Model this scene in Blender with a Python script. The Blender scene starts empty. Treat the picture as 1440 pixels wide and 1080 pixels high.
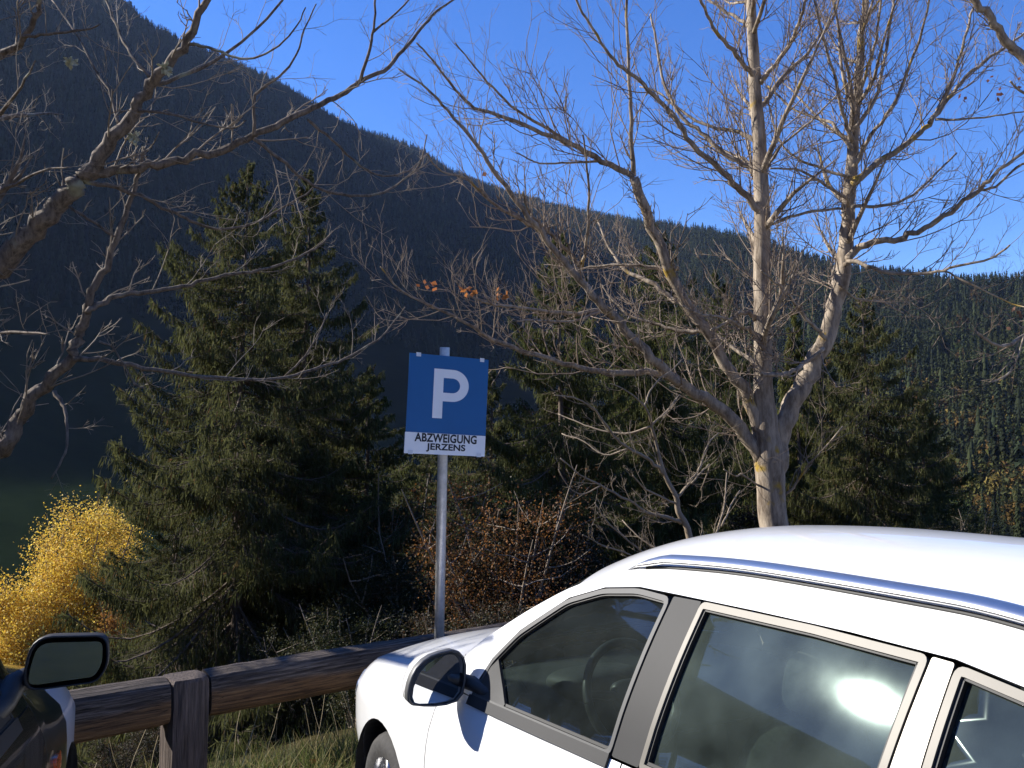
import bpy, bmesh, math, random
import numpy as np
from mathutils import Vector, Matrix
from mathutils.geometry import delaunay_2d_cdt
scene = bpy.context.scene
COL = scene.collection
PI = math.pi
rad = math.radians

# ------------------------------------------------------------------ camera
F_PX, PITCH = 1200.0, .086
CAM = np.array([0, 0, 1.765])
cd = bpy.data.cameras.new('camera'); cam = bpy.data.objects.new('camera', cd); COL.objects.link(cam)
cd.sensor_fit = 'HORIZONTAL'; cd.sensor_width = 36; cd.lens = 36 * F_PX / 1440
cd.clip_start = .05; cd.clip_end = 20000
cam.location = CAM; cam.rotation_euler = (PI / 2 + PITCH, 0, 0)
scene.camera = cam

def ray(px, py):
    x = (px - 720) / F_PX; z = (540 - py) / F_PX
    return np.array([x, math.cos(PITCH) - math.sin(PITCH) * z, math.sin(PITCH) + math.cos(PITCH) * z])
def at(px, py, d): return CAM + ray(px, py) * d

# ------------------------------------------------------------------ light
SUN = np.array([-.843, .212, .515]); SUN /= np.linalg.norm(SUN)
elev = math.asin(SUN[2]); azi = math.atan2(SUN[0], SUN[1])
sl = bpy.data.lights.new('sun', 'SUN'); so = bpy.data.objects.new('sun', sl); COL.objects.link(so)
sl.energy = 5.0; sl.angle = rad(.5); sl.color = (1, .955, .88)
so.rotation_euler = Vector(SUN).to_track_quat('Z', 'Y').to_euler()
so.location = (-40, 12, 30)
world = bpy.data.worlds.new('World'); scene.world = world; world.use_nodes = True
wn = world.node_tree.nodes; wl = world.node_tree.links
for n in list(wn): wn.remove(n)
sky = wn.new('ShaderNodeTexSky'); sky.sky_type = 'NISHITA'; sky.sun_disc = False
sky.sun_elevation = elev; sky.sun_rotation = azi; sky.altitude = 1400; sky.air_density = 1.0; sky.dust_density = .15; sky.ozone_density = 2.2
hs = wn.new('ShaderNodeHueSaturation'); hs.inputs['Saturation'].default_value = 1.31; hs.inputs['Hue'].default_value = .516
bg = wn.new('ShaderNodeBackground'); bg.inputs['Strength'].default_value = .12
wo = wn.new('ShaderNodeOutputWorld')
wl.new(sky.outputs[0], hs.inputs['Color']); wl.new(hs.outputs[0], bg.inputs[0]); wl.new(bg.outputs[0], wo.inputs[0])
scene.view_settings.view_transform = 'Standard'; scene.view_settings.look = 'None'
scene.view_settings.exposure = 1.05; scene.view_settings.gamma = 1
scene.cycles.max_bounces = 8; scene.cycles.transparent_max_bounces = 16
scene.cycles.diffuse_bounces = 3; scene.cycles.glossy_bounces = 4; scene.cycles.volume_bounces = 0
scene.cycles.use_denoising = True

# ------------------------------------------------------------------ materials
def new_mat(name):
    m = bpy.data.materials.new(name); m.use_nodes = True
    return m, m.node_tree.nodes, m.node_tree.links, m.node_tree.nodes['Principled BSDF']
def simple(name, col, rough=.5, metal=0, coat=0, noise=0, nscale=20, bump=0, bscale=60, stretch=None, spec=.5):
    m, n, l, b = new_mat(name)
    b.inputs['Base Color'].default_value = (*col, 1); b.inputs['Roughness'].default_value = rough
    b.inputs['Metallic'].default_value = metal; b.inputs['Coat Weight'].default_value = coat
    b.inputs['Specular IOR Level'].default_value = spec
    if noise or bump:
        tc = n.new('ShaderNodeTexCoord'); mp = n.new('ShaderNodeMapping'); l.new(tc.outputs['Object'], mp.inputs[0])
        if stretch: mp.inputs['Scale'].default_value = stretch
    if noise:
        t = n.new('ShaderNodeTexNoise'); t.inputs['Scale'].default_value = nscale; t.inputs['Detail'].default_value = 6; t.inputs['Roughness'].default_value = .65
        r = n.new('ShaderNodeValToRGB'); r.color_ramp.elements[0].position = .3; r.color_ramp.elements[1].position = .7
        r.color_ramp.elements[0].color = (*[c * (1 - noise) for c in col], 1); r.color_ramp.elements[1].color = (*[min(1, c * (1 + noise)) for c in col], 1)
        l.new(mp.outputs[0], t.inputs[0]); l.new(t.outputs[0], r.inputs[0]); l.new(r.outputs[0], b.inputs['Base Color'])
    if bump:
        t2 = n.new('ShaderNodeTexNoise'); t2.inputs['Scale'].default_value = bscale; t2.inputs['Detail'].default_value = 5
        bp = n.new('ShaderNodeBump'); bp.inputs['Strength'].default_value = bump; bp.inputs['Distance'].default_value = .01
        l.new(mp.outputs[0], t2.inputs[0]); l.new(t2.outputs[0], bp.inputs['Height']); l.new(bp.outputs[0], b.inputs['Normal'])
    return m
def foliage(name, rough=.6, transl=.35, spec=.25):
    m, n, l, b = new_mat(name)
    a = n.new('ShaderNodeAttribute'); a.attribute_name = 'tint'
    b.inputs['Roughness'].default_value = rough; b.inputs['Specular IOR Level'].default_value = spec
    tr = n.new('ShaderNodeBsdfTranslucent'); mx = n.new('ShaderNodeMixShader'); mx.inputs[0].default_value = transl
    l.new(a.outputs['Color'], b.inputs['Base Color']); l.new(a.outputs['Color'], tr.inputs['Color'])
    o = n['Material Output']; l.new(b.outputs[0], mx.inputs[1]); l.new(tr.outputs[0], mx.inputs[2]); l.new(mx.outputs[0], o.inputs['Surface'])
    return m
def bark_mat(name, col, dark, lichen=None, scale=7, lich_amt=.62):
    m, n, l, b = new_mat(name)
    tc = n.new('ShaderNodeTexCoord'); mp = n.new('ShaderNodeMapping'); mp.inputs['Scale'].default_value = (1.8, 1.8, .42); l.new(tc.outputs['Object'], mp.inputs[0])
    t = n.new('ShaderNodeTexNoise'); t.inputs['Scale'].default_value = scale; t.inputs['Detail'].default_value = 10; t.inputs['Roughness'].default_value = .7
    l.new(mp.outputs[0], t.inputs[0])
    r = n.new('ShaderNodeValToRGB'); r.color_ramp.elements[0].position = .36; r.color_ramp.elements[1].position = .62
    r.color_ramp.elements[0].color = (*dark, 1); r.color_ramp.elements[1].color = (*col, 1)
    l.new(t.outputs[0], r.inputs[0]); out = r.outputs[0]
    if lichen:
        t3 = n.new('ShaderNodeTexNoise'); t3.inputs['Scale'].default_value = 3.1; t3.inputs['Detail'].default_value = 7; l.new(tc.outputs['Object'], t3.inputs[0])
        r3 = n.new('ShaderNodeValToRGB'); r3.color_ramp.elements[0].position = lich_amt; r3.color_ramp.elements[1].position = lich_amt + .06
        l.new(t3.outputs[0], r3.inputs[0])
        mix = n.new('ShaderNodeMixRGB'); mix.inputs[2].default_value = (*lichen, 1); l.new(r3.outputs[0], mix.inputs[0]); l.new(out, mix.inputs[1]); out = mix.outputs[0]
    l.new(out, b.inputs['Base Color']); b.inputs['Roughness'].default_value = .85; b.inputs['Specular IOR Level'].default_value = .25
    bp = n.new('ShaderNodeBump'); bp.inputs['Strength'].default_value = .9; bp.inputs['Distance'].default_value = .02
    l.new(t.outputs[0], bp.inputs['Height']); l.new(bp.outputs[0], b.inputs['Normal'])
    return m
def glass_mat(name, tint, haze, rough=.085, dust=(.55, .6, .6)):
    """thin car glass: clear sharp reflection, tinted see-through, a film of dust put in to spread the sun glint and veil the pane"""
    m, n, l, b = new_mat(name)
    n.remove(b)
    tr = n.new('ShaderNodeBsdfTransparent'); tr.inputs[0].default_value = (*tint, 1)
    gl = n.new('ShaderNodeBsdfGlossy'); gl.inputs['Roughness'].default_value = .012
    g2 = n.new('ShaderNodeBsdfGlossy'); g2.inputs['Roughness'].default_value = rough; g2.inputs[0].default_value = (*dust, 1)
    df = n.new('ShaderNodeBsdfDiffuse'); df.inputs[0].default_value = (*dust, 1)
    fr = n.new('ShaderNodeFresnel'); fr.inputs[0].default_value = 1.55
    tc = n.new('ShaderNodeTexCoord'); t = n.new('ShaderNodeTexNoise'); t.inputs['Scale'].default_value = 4.5; t.inputs['Detail'].default_value = 7
    l.new(tc.outputs['Object'], t.inputs[0])
    mr = n.new('ShaderNodeMapRange'); mr.inputs[1].default_value = .3; mr.inputs[2].default_value = .75; mr.inputs[3].default_value = haze * .4; mr.inputs[4].default_value = haze * 1.5
    l.new(t.outputs[0], mr.inputs[0])
    m1 = n.new('ShaderNodeMixShader'); m2 = n.new('ShaderNodeMixShader'); m3 = n.new('ShaderNodeMixShader'); m3.inputs[0].default_value = .62
    l.new(g2.outputs[0], m3.inputs[1]); l.new(df.outputs[0], m3.inputs[2])
    l.new(fr.outputs[0], m1.inputs[0]); l.new(tr.outputs[0], m1.inputs[1]); l.new(gl.outputs[0], m1.inputs[2])
    l.new(mr.outputs[0], m2.inputs[0]); l.new(m1.outputs[0], m2.inputs[1]); l.new(m3.outputs[0], m2.inputs[2])
    l.new(m2.outputs[0], n['Material Output'].inputs['Surface'])
    return m

# ------------------------------------------------------------------ mesh helpers
def link_mesh(name, me, mat, parent=None):
    o = bpy.data.objects.new(name, me); COL.objects.link(o)
    if mat is not None: me.materials.append(mat)
    if parent is not None: o.parent = parent
    return o
def np_mesh(name, V, quads=None, tris=None, tint=None, smooth=False):
    me = bpy.data.meshes.new(name); V = np.ascontiguousarray(V, np.float32)
    me.vertices.add(len(V)); me.vertices.foreach_set('co', V.ravel())
    nq = 0 if quads is None else len(quads); nt = 0 if tris is None else len(tris)
    loops = np.concatenate([a for a in (np.asarray(quads, np.int32).ravel() if nq else None, np.asarray(tris, np.int32).ravel() if nt else None) if a is not None])
    tot = np.concatenate([np.full(nq, 4, np.int32), np.full(nt, 3, np.int32)])
    st = np.concatenate([[0], np.cumsum(tot)[:-1]]).astype(np.int32)
    me.loops.add(len(loops)); me.loops.foreach_set('vertex_index', loops.astype(np.int32))
    me.polygons.add(nq + nt); me.polygons.foreach_set('loop_start', st); me.polygons.foreach_set('loop_total', tot)
    if smooth: me.polygons.foreach_set('use_smooth', np.ones(nq + nt, bool))
    if tint is not None:
        a = me.attributes.new('tint', 'FLOAT_COLOR', 'POINT')
        c = np.ones((len(V), 4), np.float32); c[:, :3] = tint; a.data.foreach_set('color', c.ravel())
    me.update(calc_edges=True); me.validate()
    return me
class Acc:
    """collects pieces of one mesh"""
    def __init__(s): s.v = []; s.q = []; s.t = []; s.c = []; s.n = 0
    def add(s, V, quads=None, tris=None, tint=None):
        V = np.asarray(V, float).reshape(-1, 3)
        if quads is not None and len(quads): s.q.append(np.asarray(quads, int).reshape(-1, 4) + s.n)
        if tris is not None and len(tris): s.t.append(np.asarray(tris, int).reshape(-1, 3) + s.n)
        if tint is not None: s.c.append(np.broadcast_to(tint, (len(V), 3)))
        s.v.append(V); s.n += len(V)
    def build(s, name, mat, parent=None, smooth=False, off=None):
        V = np.concatenate(s.v)
        if off is not None: V = V - np.asarray(off)
        me = np_mesh(name, V, np.concatenate(s.q) if s.q else None, np.concatenate(s.t) if s.t else None, np.concatenate(s.c) if s.c else None, smooth)
        return link_mesh(name, me, mat, parent)
    def box(s, c, h, R=None):
        c = np.asarray(c, float); h = np.asarray(h, float)
        V = np.array([[x, y, z] for x in (-1, 1) for y in (-1, 1) for z in (-1, 1)], float) * h
        if R is not None: V = V @ np.asarray(R).T
        s.add(V + c, quads=[(0, 1, 3, 2), (4, 6, 7, 5), (0, 4, 5, 1), (2, 3, 7, 6), (0, 2, 6, 4), (1, 5, 7, 3)])
    def tube(s, P, R, k=8, cap=False, tint=None):
        V, Q = tubes(np.asarray(P, float)[None], np.asarray(R, float)[None], k)
        n = len(P); T = []
        if cap:
            V = np.concatenate([V, [P[0], P[-1]]]); m = n * k
            T = [(m, (i + 1) % k, i) for i in range(k)] + [(m + 1, (n - 1) * k + i, (n - 1) * k + (i + 1) % k) for i in range(k)]
        s.add(V, Q, T if T else None, tint)
def norm(a): return a / np.maximum(np.linalg.norm(a, axis=-1, keepdims=True), 1e-9)
def tubes(P, R, k):
    """P (N,n,3) polylines, R (N,n) radii -> verts, quads"""
    N, n, _ = P.shape
    T = np.empty_like(P); T[:, 1:-1] = P[:, 2:] - P[:, :-2]; T[:, 0] = P[:, 1] - P[:, 0]; T[:, -1] = P[:, -1] - P[:, -2]
    T = norm(T)
    mean = norm(P[:, -1] - P[:, 0] + 1e-6)
    ref = np.where(np.abs(mean[:, 2:3]) > .8, np.array([[1., 0, 0]]), np.array([[0, 0, 1.]]))
    A = norm(np.cross(T, ref[:, None, :])); B = np.cross(T, A)
    th = np.arange(k) * 2 * PI / k
    V = P[:, :, None, :] + R[:, :, None, None] * (A[:, :, None, :] * np.cos(th)[None, None, :, None] + B[:, :, None, :] * np.sin(th)[None, None, :, None])
    V = V.reshape(-1, 3)
    base = (np.arange(N)[:, None] * n + np.arange(n - 1)[None])[:, :, None] * k
    i = np.arange(k)[None, None]; j = (np.arange(k)[None, None] + 1) % k
    Q = np.stack([base + i, base + j, base + k + j, base + k + i], -1).reshape(-1, 4)
    return V, Q
def empty(name, loc, label, cat, group=None, rz=0):
    o = bpy.data.objects.new(name, None); COL.objects.link(o); o.location = loc; o.rotation_euler = (0, 0, rz)
    o.empty_display_size = .2
    tag(o, label, cat, group); return o
def tag(o, label=None, cat=None, group=None, kind=None):
    if label: o['label'] = label
    if cat: o['category'] = cat
    if group: o['group'] = group
    if kind: o['kind'] = kind
    return o
def copy_tree(o, parent=None):
    c = o.copy(); COL.objects.link(c)
    if parent is not None: c.parent = parent
    for ch in list(o.children): copy_tree(ch, c)
    return c
def pchip(xs, ys):
    xs = np.asarray(xs, float); ys = np.asarray(ys, float); h = np.diff(xs); d = np.diff(ys) / h
    m = np.zeros(len(xs)); m[0] = d[0]; m[-1] = d[-1]
    for i in range(1, len(xs) - 1):
        if d[i - 1] * d[i] > 0:
            w1 = 2 * h[i] + h[i - 1]; w2 = h[i] + 2 * h[i - 1]; m[i] = (w1 + w2) / (w1 / d[i - 1] + w2 / d[i])
    def f(x):
        x = np.clip(np.asarray(x, float), xs[0], xs[-1]); i = np.clip(np.searchsorted(xs, x) - 1, 0, len(xs) - 2)
        t = (x - xs[i]) / h[i]
        return ((2 * t**3 - 3 * t**2 + 1) * ys[i] + (t**3 - 2 * t**2 + t) * h[i] * m[i] + (-2 * t**3 + 3 * t**2) * ys[i + 1] + (t**3 - t**2) * h[i] * m[i + 1])
    return f
# ------------------------------------------------------------------ terrain
RAIL_P = np.array([-.093, 5.60]); RAIL_D = norm(np.array([.77, .64])); RAIL_N = np.array([-RAIL_D[1], RAIL_D[0]])
ridge_px = np.array([-900, -300, 0, 150, 215, 300, 400, 480, 590, 650, 750, 850, 950, 1050, 1200, 1300, 1440, 1600, 2200])
ridge_py = np.array([-260, -110, -40, -5, 48, 84, 127, 176, 217, 252, 287, 308, 326, 348, 390, 406, 416, 425, 440])  # leftmost points, out of view, raised to keep sun off the left slope
ridge_D = np.array([900, 920, 980, 1080, 1130, 1200, 1290, 1370, 1480, 1540, 1560, 1440, 1280, 1130, 960, 880, 800, 760, 700])
r_az, r_el = [], []
for px, py in zip(ridge_px, ridge_py):
    r = ray(px, py); r_az.append(math.atan2(r[0], r[1])); r_el.append(r[2] / math.hypot(r[0], r[1]))
r_az = [-PI, -2.4, -1.9, -1.5, -1.2] + r_az + [1.5, 2.4, PI]
r_el = [.36, .40, .44, .42, .40] + r_el + [.16, .2, .25]  # unseen ridges left and behind, raised to darken what the windows mirror
r_D = [700, 700, 700, 720, 800] + list(ridge_D) + [700, 700, 700]
f_el = pchip(r_az, r_el); f_D = pchip(r_az, r_D)
def vnoise(x, y, seed=0):
    xi = np.floor(x).astype(int); yi = np.floor(y).astype(int); fx = x - xi; fy = y - yi
    fx = fx * fx * (3 - 2 * fx); fy = fy * fy * (3 - 2 * fy)
    def h(a, b):
        n = (a * 374761393 + b * 668265263 + seed * 69069) & 0x7fffffff
        n = ((n ^ (n >> 13)) * 1274126177) & 0x7fffffff
        return ((n ^ (n >> 16)) & 0xffff) / 65535.
    return (h(xi, yi) * (1 - fx) + h(xi + 1, yi) * fx) * (1 - fy) + (h(xi, yi + 1) * (1 - fx) + h(xi + 1, yi + 1) * fx) * fy
def ground_z(x, y):
    x = np.asarray(x, float); y = np.asarray(y, float)
    s = (x - RAIL_P[0]) * RAIL_N[0] + (y - RAIL_P[1]) * RAIL_N[1]
    near = np.interp(s, [-1e4, .2, 2.4, 16, 40, 90, 150, 1e4], [0, 0, -.75, -5.2, -12, -23, -26, -26])
    rr = np.hypot(x, y); az = np.arctan2(x, y)
    D = f_D(az); top = CAM[2] + f_el(az) * D
    behind = s < 0
    foot = np.where(behind, 60, 170.)
    t = np.clip((rr - foot) / (D - foot), 0, 1.0)
    prof = np.interp(t, [0, .12, .3, .6, .85, 1], [0, .035, .16, .52, .86, 1.0])
    over = np.clip((rr - D) / 500, 0, 1)
    z = near + (top - near) * prof - over * over * 120 * (rr > D)
    amp = np.clip((rr - 60) / 400, 0, 1)
    z = z + amp * (18 * (vnoise(x / 160, y / 160, 3) - .5) + 8 * (vnoise(x / 60, y / 60, 5) - .5)) * np.clip((1 - t) * 4, 0, 1)
    z = z + np.clip(s / 3, 0, 1) * np.clip(1 - rr / 200, 0, 1) * .35 * (vnoise(x / 1.7, y / 1.7, 9) - .5)
    return z
az = np.concatenate([np.linspace(-PI, -.75, 60, endpoint=False), np.linspace(-.75, .75, 260, endpoint=False), np.linspace(.75, PI, 60)])
rr = np.concatenate([[.01], np.geomspace(.8, 60, 60), np.geomspace(63, 500, 60), np.linspace(510, 1650, 90), np.geomspace(1700, 3200, 10)])
A, R_ = np.meshgrid(az, rr, indexing='ij')
X = np.sin(A) * R_; Y = np.cos(A) * R_; Z = ground_z(X, Y)
na, nr = A.shape
idx = np.arange(na * nr).reshape(na, nr)
Q = np.stack([idx[:-1, :-1], idx[1:, :-1], idx[1:, 1:], idx[:-1, 1:]], -1).reshape(-1, 4)[:, ::-1]
m, n, l, b = new_mat('ground_earth')
geo = n.new('ShaderNodeNewGeometry'); sep = n.new('ShaderNodeSeparateXYZ'); l.new(geo.outputs['Position'], sep.inputs[0])
ln = n.new('ShaderNodeVectorMath'); ln.operation = 'LENGTH'; l.new(geo.outputs['Position'], ln.inputs[0])
def ramp(inp, els):
    r = n.new('ShaderNodeValToRGB'); l.new(inp, r.inputs[0])
    while len(r.color_ramp.elements) < len(els): r.color_ramp.elements.new(.5)
    for e, (p, c) in zip(r.color_ramp.elements, els): e.position = p; e.color = (*c, 1)
    return r.outputs[0]
def nz(scale, detail=8):
    t = n.new('ShaderNodeTexNoise'); t.inputs['Scale'].default_value = scale; t.inputs['Detail'].default_value = detail; t.inputs['Roughness'].default_value = .7
    l.new(geo.outputs['Position'], t.inputs[0]); return t.outputs[0]
def mixc(f, a, c):
    x = n.new('ShaderNodeMixRGB'); l.new(f, x.inputs[0]); l.new(a, x.inputs[1]); l.new(c, x.inputs[2]); return x.outputs[0]
def rng_(inp, a, b_):
    x = n.new('ShaderNodeMapRange'); l.new(inp, x.inputs[0]); x.inputs[1].default_value = a; x.inputs[2].default_value = b_; return x.outputs[0]
gravel = ramp(nz(9), [(.3, (.22, .205, .18)), (.7, (.42, .39, .34))])  # pale gravel, lightened to bounce sunlight onto the shaded sign
litter = ramp(nz(5), [(.3, (.015, .015, .008)), (.52, (.045, .038, .018)), (.72, (.08, .06, .03))])
meadow = ramp(nz(.06), [(.3, (.006, .011, .005)), (.7, (.013, .020, .008))])
floor = ramp(nz(.03), [(.3, (.007, .010, .006)), (.7, (.014, .017, .009))])
# which side of the timber rail a point lies on, and how far
dt = n.new('ShaderNodeVectorMath'); dt.operation = 'DOT_PRODUCT'; l.new(geo.outputs['Position'], dt.inputs[0]); dt.inputs[1].default_value = (RAIL_N[0], RAIL_N[1], 0)
edge = rng_(dt.outputs['Value'], float(RAIL_P @ RAIL_N) - 1.0, float(RAIL_P @ RAIL_N) - .2)
col = mixc(edge, gravel, litter)
col = mixc(rng_(ln.outputs['Value'], 60, 110), col, meadow)
col = mixc(rng_(ln.outputs['Value'], 380, 440), col, floor)
l.new(col, b.inputs['Base Color']); b.inputs['Roughness'].default_value = .95; b.inputs['Specular IOR Level'].default_value = 0
g = link_mesh('ground', np_mesh('ground', np.stack([X, Y, Z], -1).reshape(-1, 3), Q, smooth=True), m); tag(g, kind='structure')

# ------------------------------------------------------------------ far forest on the mountainsides
rng = np.random.default_rng(11)
def conifer(tiers, k, rg, slim):
    V = []; T = []; nv = 0
    for i in range(tiers):
        z0 = .08 + .84 * i / tiers; z1 = min(1., z0 + 1.5 / tiers)
        r = slim * (1 - z0) ** .85
        a0 = rg.uniform(0, 6)
        for j in range(k):
            a = a0 + j * 2 * PI / k; rj = r * (rg.uniform(.55, .8) if j % 2 else rg.uniform(.8, 1.3))
            V.append((rj * math.cos(a), rj * math.sin(a), z0 - rg.uniform(0, .05)))
        V.append((0, 0, z1))
        T += [(nv + j, nv + (j + 1) % k, nv + k) for j in range(k)]; nv += k + 1
    return np.array(V), np.array(T)
def card_conifer(ncard, size, rg, slim):
    V = []; T = []
    for i in range(ncard):
        z = rg.uniform(0, 1) ** 1.35 * .97; a = rg.uniform(0, 6.28); r = slim * (1 - z) ** .9 * rg.uniform(.35, 1.1)
        o = np.array([math.cos(a), math.sin(a), 0]); sd = np.array([-math.sin(a), math.cos(a), 0]); c = np.array([0, 0, z]) + o * r * .55; L = size * (1.15 - z * .7)
        V += [c + sd * L * .55 + [0, 0, .012], c - sd * L * .55 + [0, 0, .012], c + o * (r * .5 + L * .3) - [0, 0, L * rg.uniform(.5, 1.1)]]; T.append((3 * i, 3 * i + 1, 3 * i + 2))
    n0 = len(V); V += [np.array([.012, 0, .9]), np.array([-.012, .01, .9]), np.array([0, 0, 1.03])]; T.append((n0, n0 + 1, n0 + 2))
    return np.array(V), np.array(T)
def roundtree(rg):
    V = []; T = []
    for i in range(330):
        c = norm(rg.normal(size=3)) * rg.uniform(.5, 1) * np.array([.28, .28, .4]) + [0, 0, .58]
        d = rg.normal(size=(3, 3)) * .034
        V += list(c + d); T.append((3 * i, 3 * i + 1, 3 * i + 2))
    return np.array(V), np.array(T)
far_kinds = [card_conifer(125, .082, rng, rng.uniform(.15, .24)) for _ in range(9)] + [conifer(7, 6, rng, .17)]
near_kinds = [card_conifer(420, .055, rng, rng.uniform(.16, .22)) for _ in range(6)]
lo_kinds = [conifer(3, 5, rng, rng.uniform(.18, .25)) for _ in range(4)]
rd_kinds = [roundtree(rng) for _ in range(4)]
def scatter(acc, px0, px1, N, hmin, hmax, kinds, t0=.24, t1=1.0, colf=None, ridge=False):
    px = rng.uniform(px0, px1, N); a = np.arctan2((px - 720) / F_PX, 1.0)
    D = f_D(a)
    foot = 170
    t = np.sqrt(rng.uniform(t0**2, t1**2, N)) if not ridge else 1 - np.abs(rng.normal(0, .012, N))
    r = foot + (D - foot) * t
    x = np.sin(a) * r; y = np.cos(a) * r; z = ground_z(x, y) - .5
    H = (hmin + (hmax - hmin) * rng.uniform(0, 1, N) ** 1.6) * (1 + .35 * (vnoise(x / 40, y / 40, 7) - .5))
    which = rng.integers(0, len(kinds), N); th = rng.uniform(0, 6.28, N)
    base = colf(x, y, N)
    for kidx in range(len(kinds)):
        s = np.where(which == kidx)[0]
        if not len(s): continue
        V, T = kinds[kidx]; c, sn = np.cos(th[s]), np.sin(th[s]); w = rng.uniform(.85, 1.2, len(s))
        vx = (V[None, :, 0] * c[:, None] - V[None, :, 1] * sn[:, None]) * (H[s] * w)[:, None] + x[s][:, None]
        vy = (V[None, :, 0] * sn[:, None] + V[None, :, 1] * c[:, None]) * (H[s] * w)[:, None] + y[s][:, None]
        vz = V[None, :, 2] * H[s][:, None] + z[s][:, None]
        VV = np.stack([vx, vy, vz], -1).reshape(-1, 3)
        TT = (T[None] + (np.arange(len(s)) * len(V))[:, None, None]).reshape(-1, 3)
        acc.add(VV, tris=TT, tint=np.repeat(base[s], len(V), 0))
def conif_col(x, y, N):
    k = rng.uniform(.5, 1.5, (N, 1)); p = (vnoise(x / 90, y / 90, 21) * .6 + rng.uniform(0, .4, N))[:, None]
    return (np.array([[.006, .012, .007]]) * (1 - p) + np.array([[.040, .046, .015]]) * p * np.clip(x / 500 + .62, .35, 1)[:, None]) * k  # olive share fades leftwards, painting the left slope's shade into the tint
def autumn_col(x, y, N):
    c = np.array([[.12, .075, .02], [.07, .075, .02], [.045, .06, .016], [.085, .05, .018], [.05, .055, .02]])
    return c[rng.integers(0, 5, N)] * rng.uniform(.6, 1.2, (N, 1))
fa = Acc()
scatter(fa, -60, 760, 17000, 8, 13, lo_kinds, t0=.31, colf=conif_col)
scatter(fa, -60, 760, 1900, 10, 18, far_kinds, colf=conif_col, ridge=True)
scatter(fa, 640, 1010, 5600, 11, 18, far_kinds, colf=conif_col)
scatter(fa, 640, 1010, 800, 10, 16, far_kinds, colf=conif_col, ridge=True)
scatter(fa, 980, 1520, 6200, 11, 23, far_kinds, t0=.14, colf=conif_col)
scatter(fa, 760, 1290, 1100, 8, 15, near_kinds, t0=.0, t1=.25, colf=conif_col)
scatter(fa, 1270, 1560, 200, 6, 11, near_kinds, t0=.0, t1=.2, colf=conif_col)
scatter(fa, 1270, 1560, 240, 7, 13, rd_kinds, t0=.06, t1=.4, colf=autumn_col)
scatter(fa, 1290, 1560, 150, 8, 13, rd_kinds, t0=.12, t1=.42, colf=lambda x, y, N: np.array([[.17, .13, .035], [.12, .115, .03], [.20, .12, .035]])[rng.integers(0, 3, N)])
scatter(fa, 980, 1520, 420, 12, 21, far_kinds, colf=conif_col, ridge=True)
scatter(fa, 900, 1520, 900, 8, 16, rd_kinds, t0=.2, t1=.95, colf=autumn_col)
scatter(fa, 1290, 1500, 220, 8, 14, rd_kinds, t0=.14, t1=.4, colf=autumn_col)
M_far = foliage('far_forest', .8, .12, .1)
fo = fa.build('forest', M_far); tag(fo, 'dense dark conifer forest covering the mountainsides below the sky', 'forest', kind='stuff')
# unseen slope behind the camera is bare ground, raised to darken window reflections
# ------------------------------------------------------------------ trees near the car park
def rnd_perp(t, rg):
    p = rg.normal(size=t.shape); p -= (p * t).sum(-1, keepdims=True) * t
    return norm(p)
def grow(base, d, L, n, up, wob, rg, up_pow=1.0):
    """polylines that start at base along d; up is the pull towards the sky"""
    N = len(base); P = np.empty((N, n, 3)); P[:, 0] = base; d = norm(d); upv = np.broadcast_to(np.asarray(up, float).reshape(-1, 1), (N, 1))
    for i in range(1, n):
        P[:, i] = P[:, i - 1] + d * (L / (n - 1))[:, None]
        d = norm(d + upv * np.array([[0, 0, 1.]]) + rg.normal(size=(N, 3)) * wob)
    return P
def sample(P, R, s):
    """P list of (n,3); returns points, tangents, radii at index/fraction pairs"""
    out = []
    for p, r, ss in zip(P, R, s):
        n = len(p); seg = np.linalg.norm(np.diff(p, axis=0), axis=1); c = np.concatenate([[0], np.cumsum(seg)]); c /= c[-1]
        i = np.clip(np.searchsorted(c, ss) - 1, 0, n - 2); f = ((ss - c[i]) / (c[i + 1] - c[i]))[:, None]
        out.append((p[i] * (1 - f) + p[i + 1] * f, norm(p[i + 1] - p[i]), r[i] * (1 - f[:, 0]) + r[i + 1] * f[:, 0]))
    return [np.concatenate(x) for x in zip(*out)]
def smooth_line(P, R, sub=4):
    P = np.asarray(P, float); n = len(P); t = np.arange(n)
    tt = np.linspace(0, n - 1, (n - 1) * sub + 1)
    Q = np.empty((len(tt), 3))
    for k in range(3):
        m = np.gradient(P[:, k]); i = np.clip(tt.astype(int), 0, n - 2); f = tt - i
        Q[:, k] = (2 * f**3 - 3 * f**2 + 1) * P[i, k] + (f**3 - 2 * f**2 + f) * m[i] + (-2 * f**3 + 3 * f**2) * P[i + 1, k] + (f**3 - f**2) * m[i + 1]
    return Q, np.interp(tt, t, R)
def limb_from_px(pts, d0, d1, w0, w1, rg, gnarl=.012):
    """a limb traced in the picture, set d0..d1 metres away; widths in pixels"""
    n = len(pts); f = np.linspace(0, 1, n); d = d0 + (d1 - d0) * f ** 1.2
    P = np.array([at(x, y, dd) for (x, y), dd in zip(pts, d)])
    w = (w0 + (w1 - w0) * f ** .8) / F_PX * d / 2
    Q, R = smooth_line(P, w)
    Q[1:] += rg.normal(size=Q[1:].shape) * np.minimum(gnarl, R[1:, None] * .35)
    return Q, R
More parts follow.
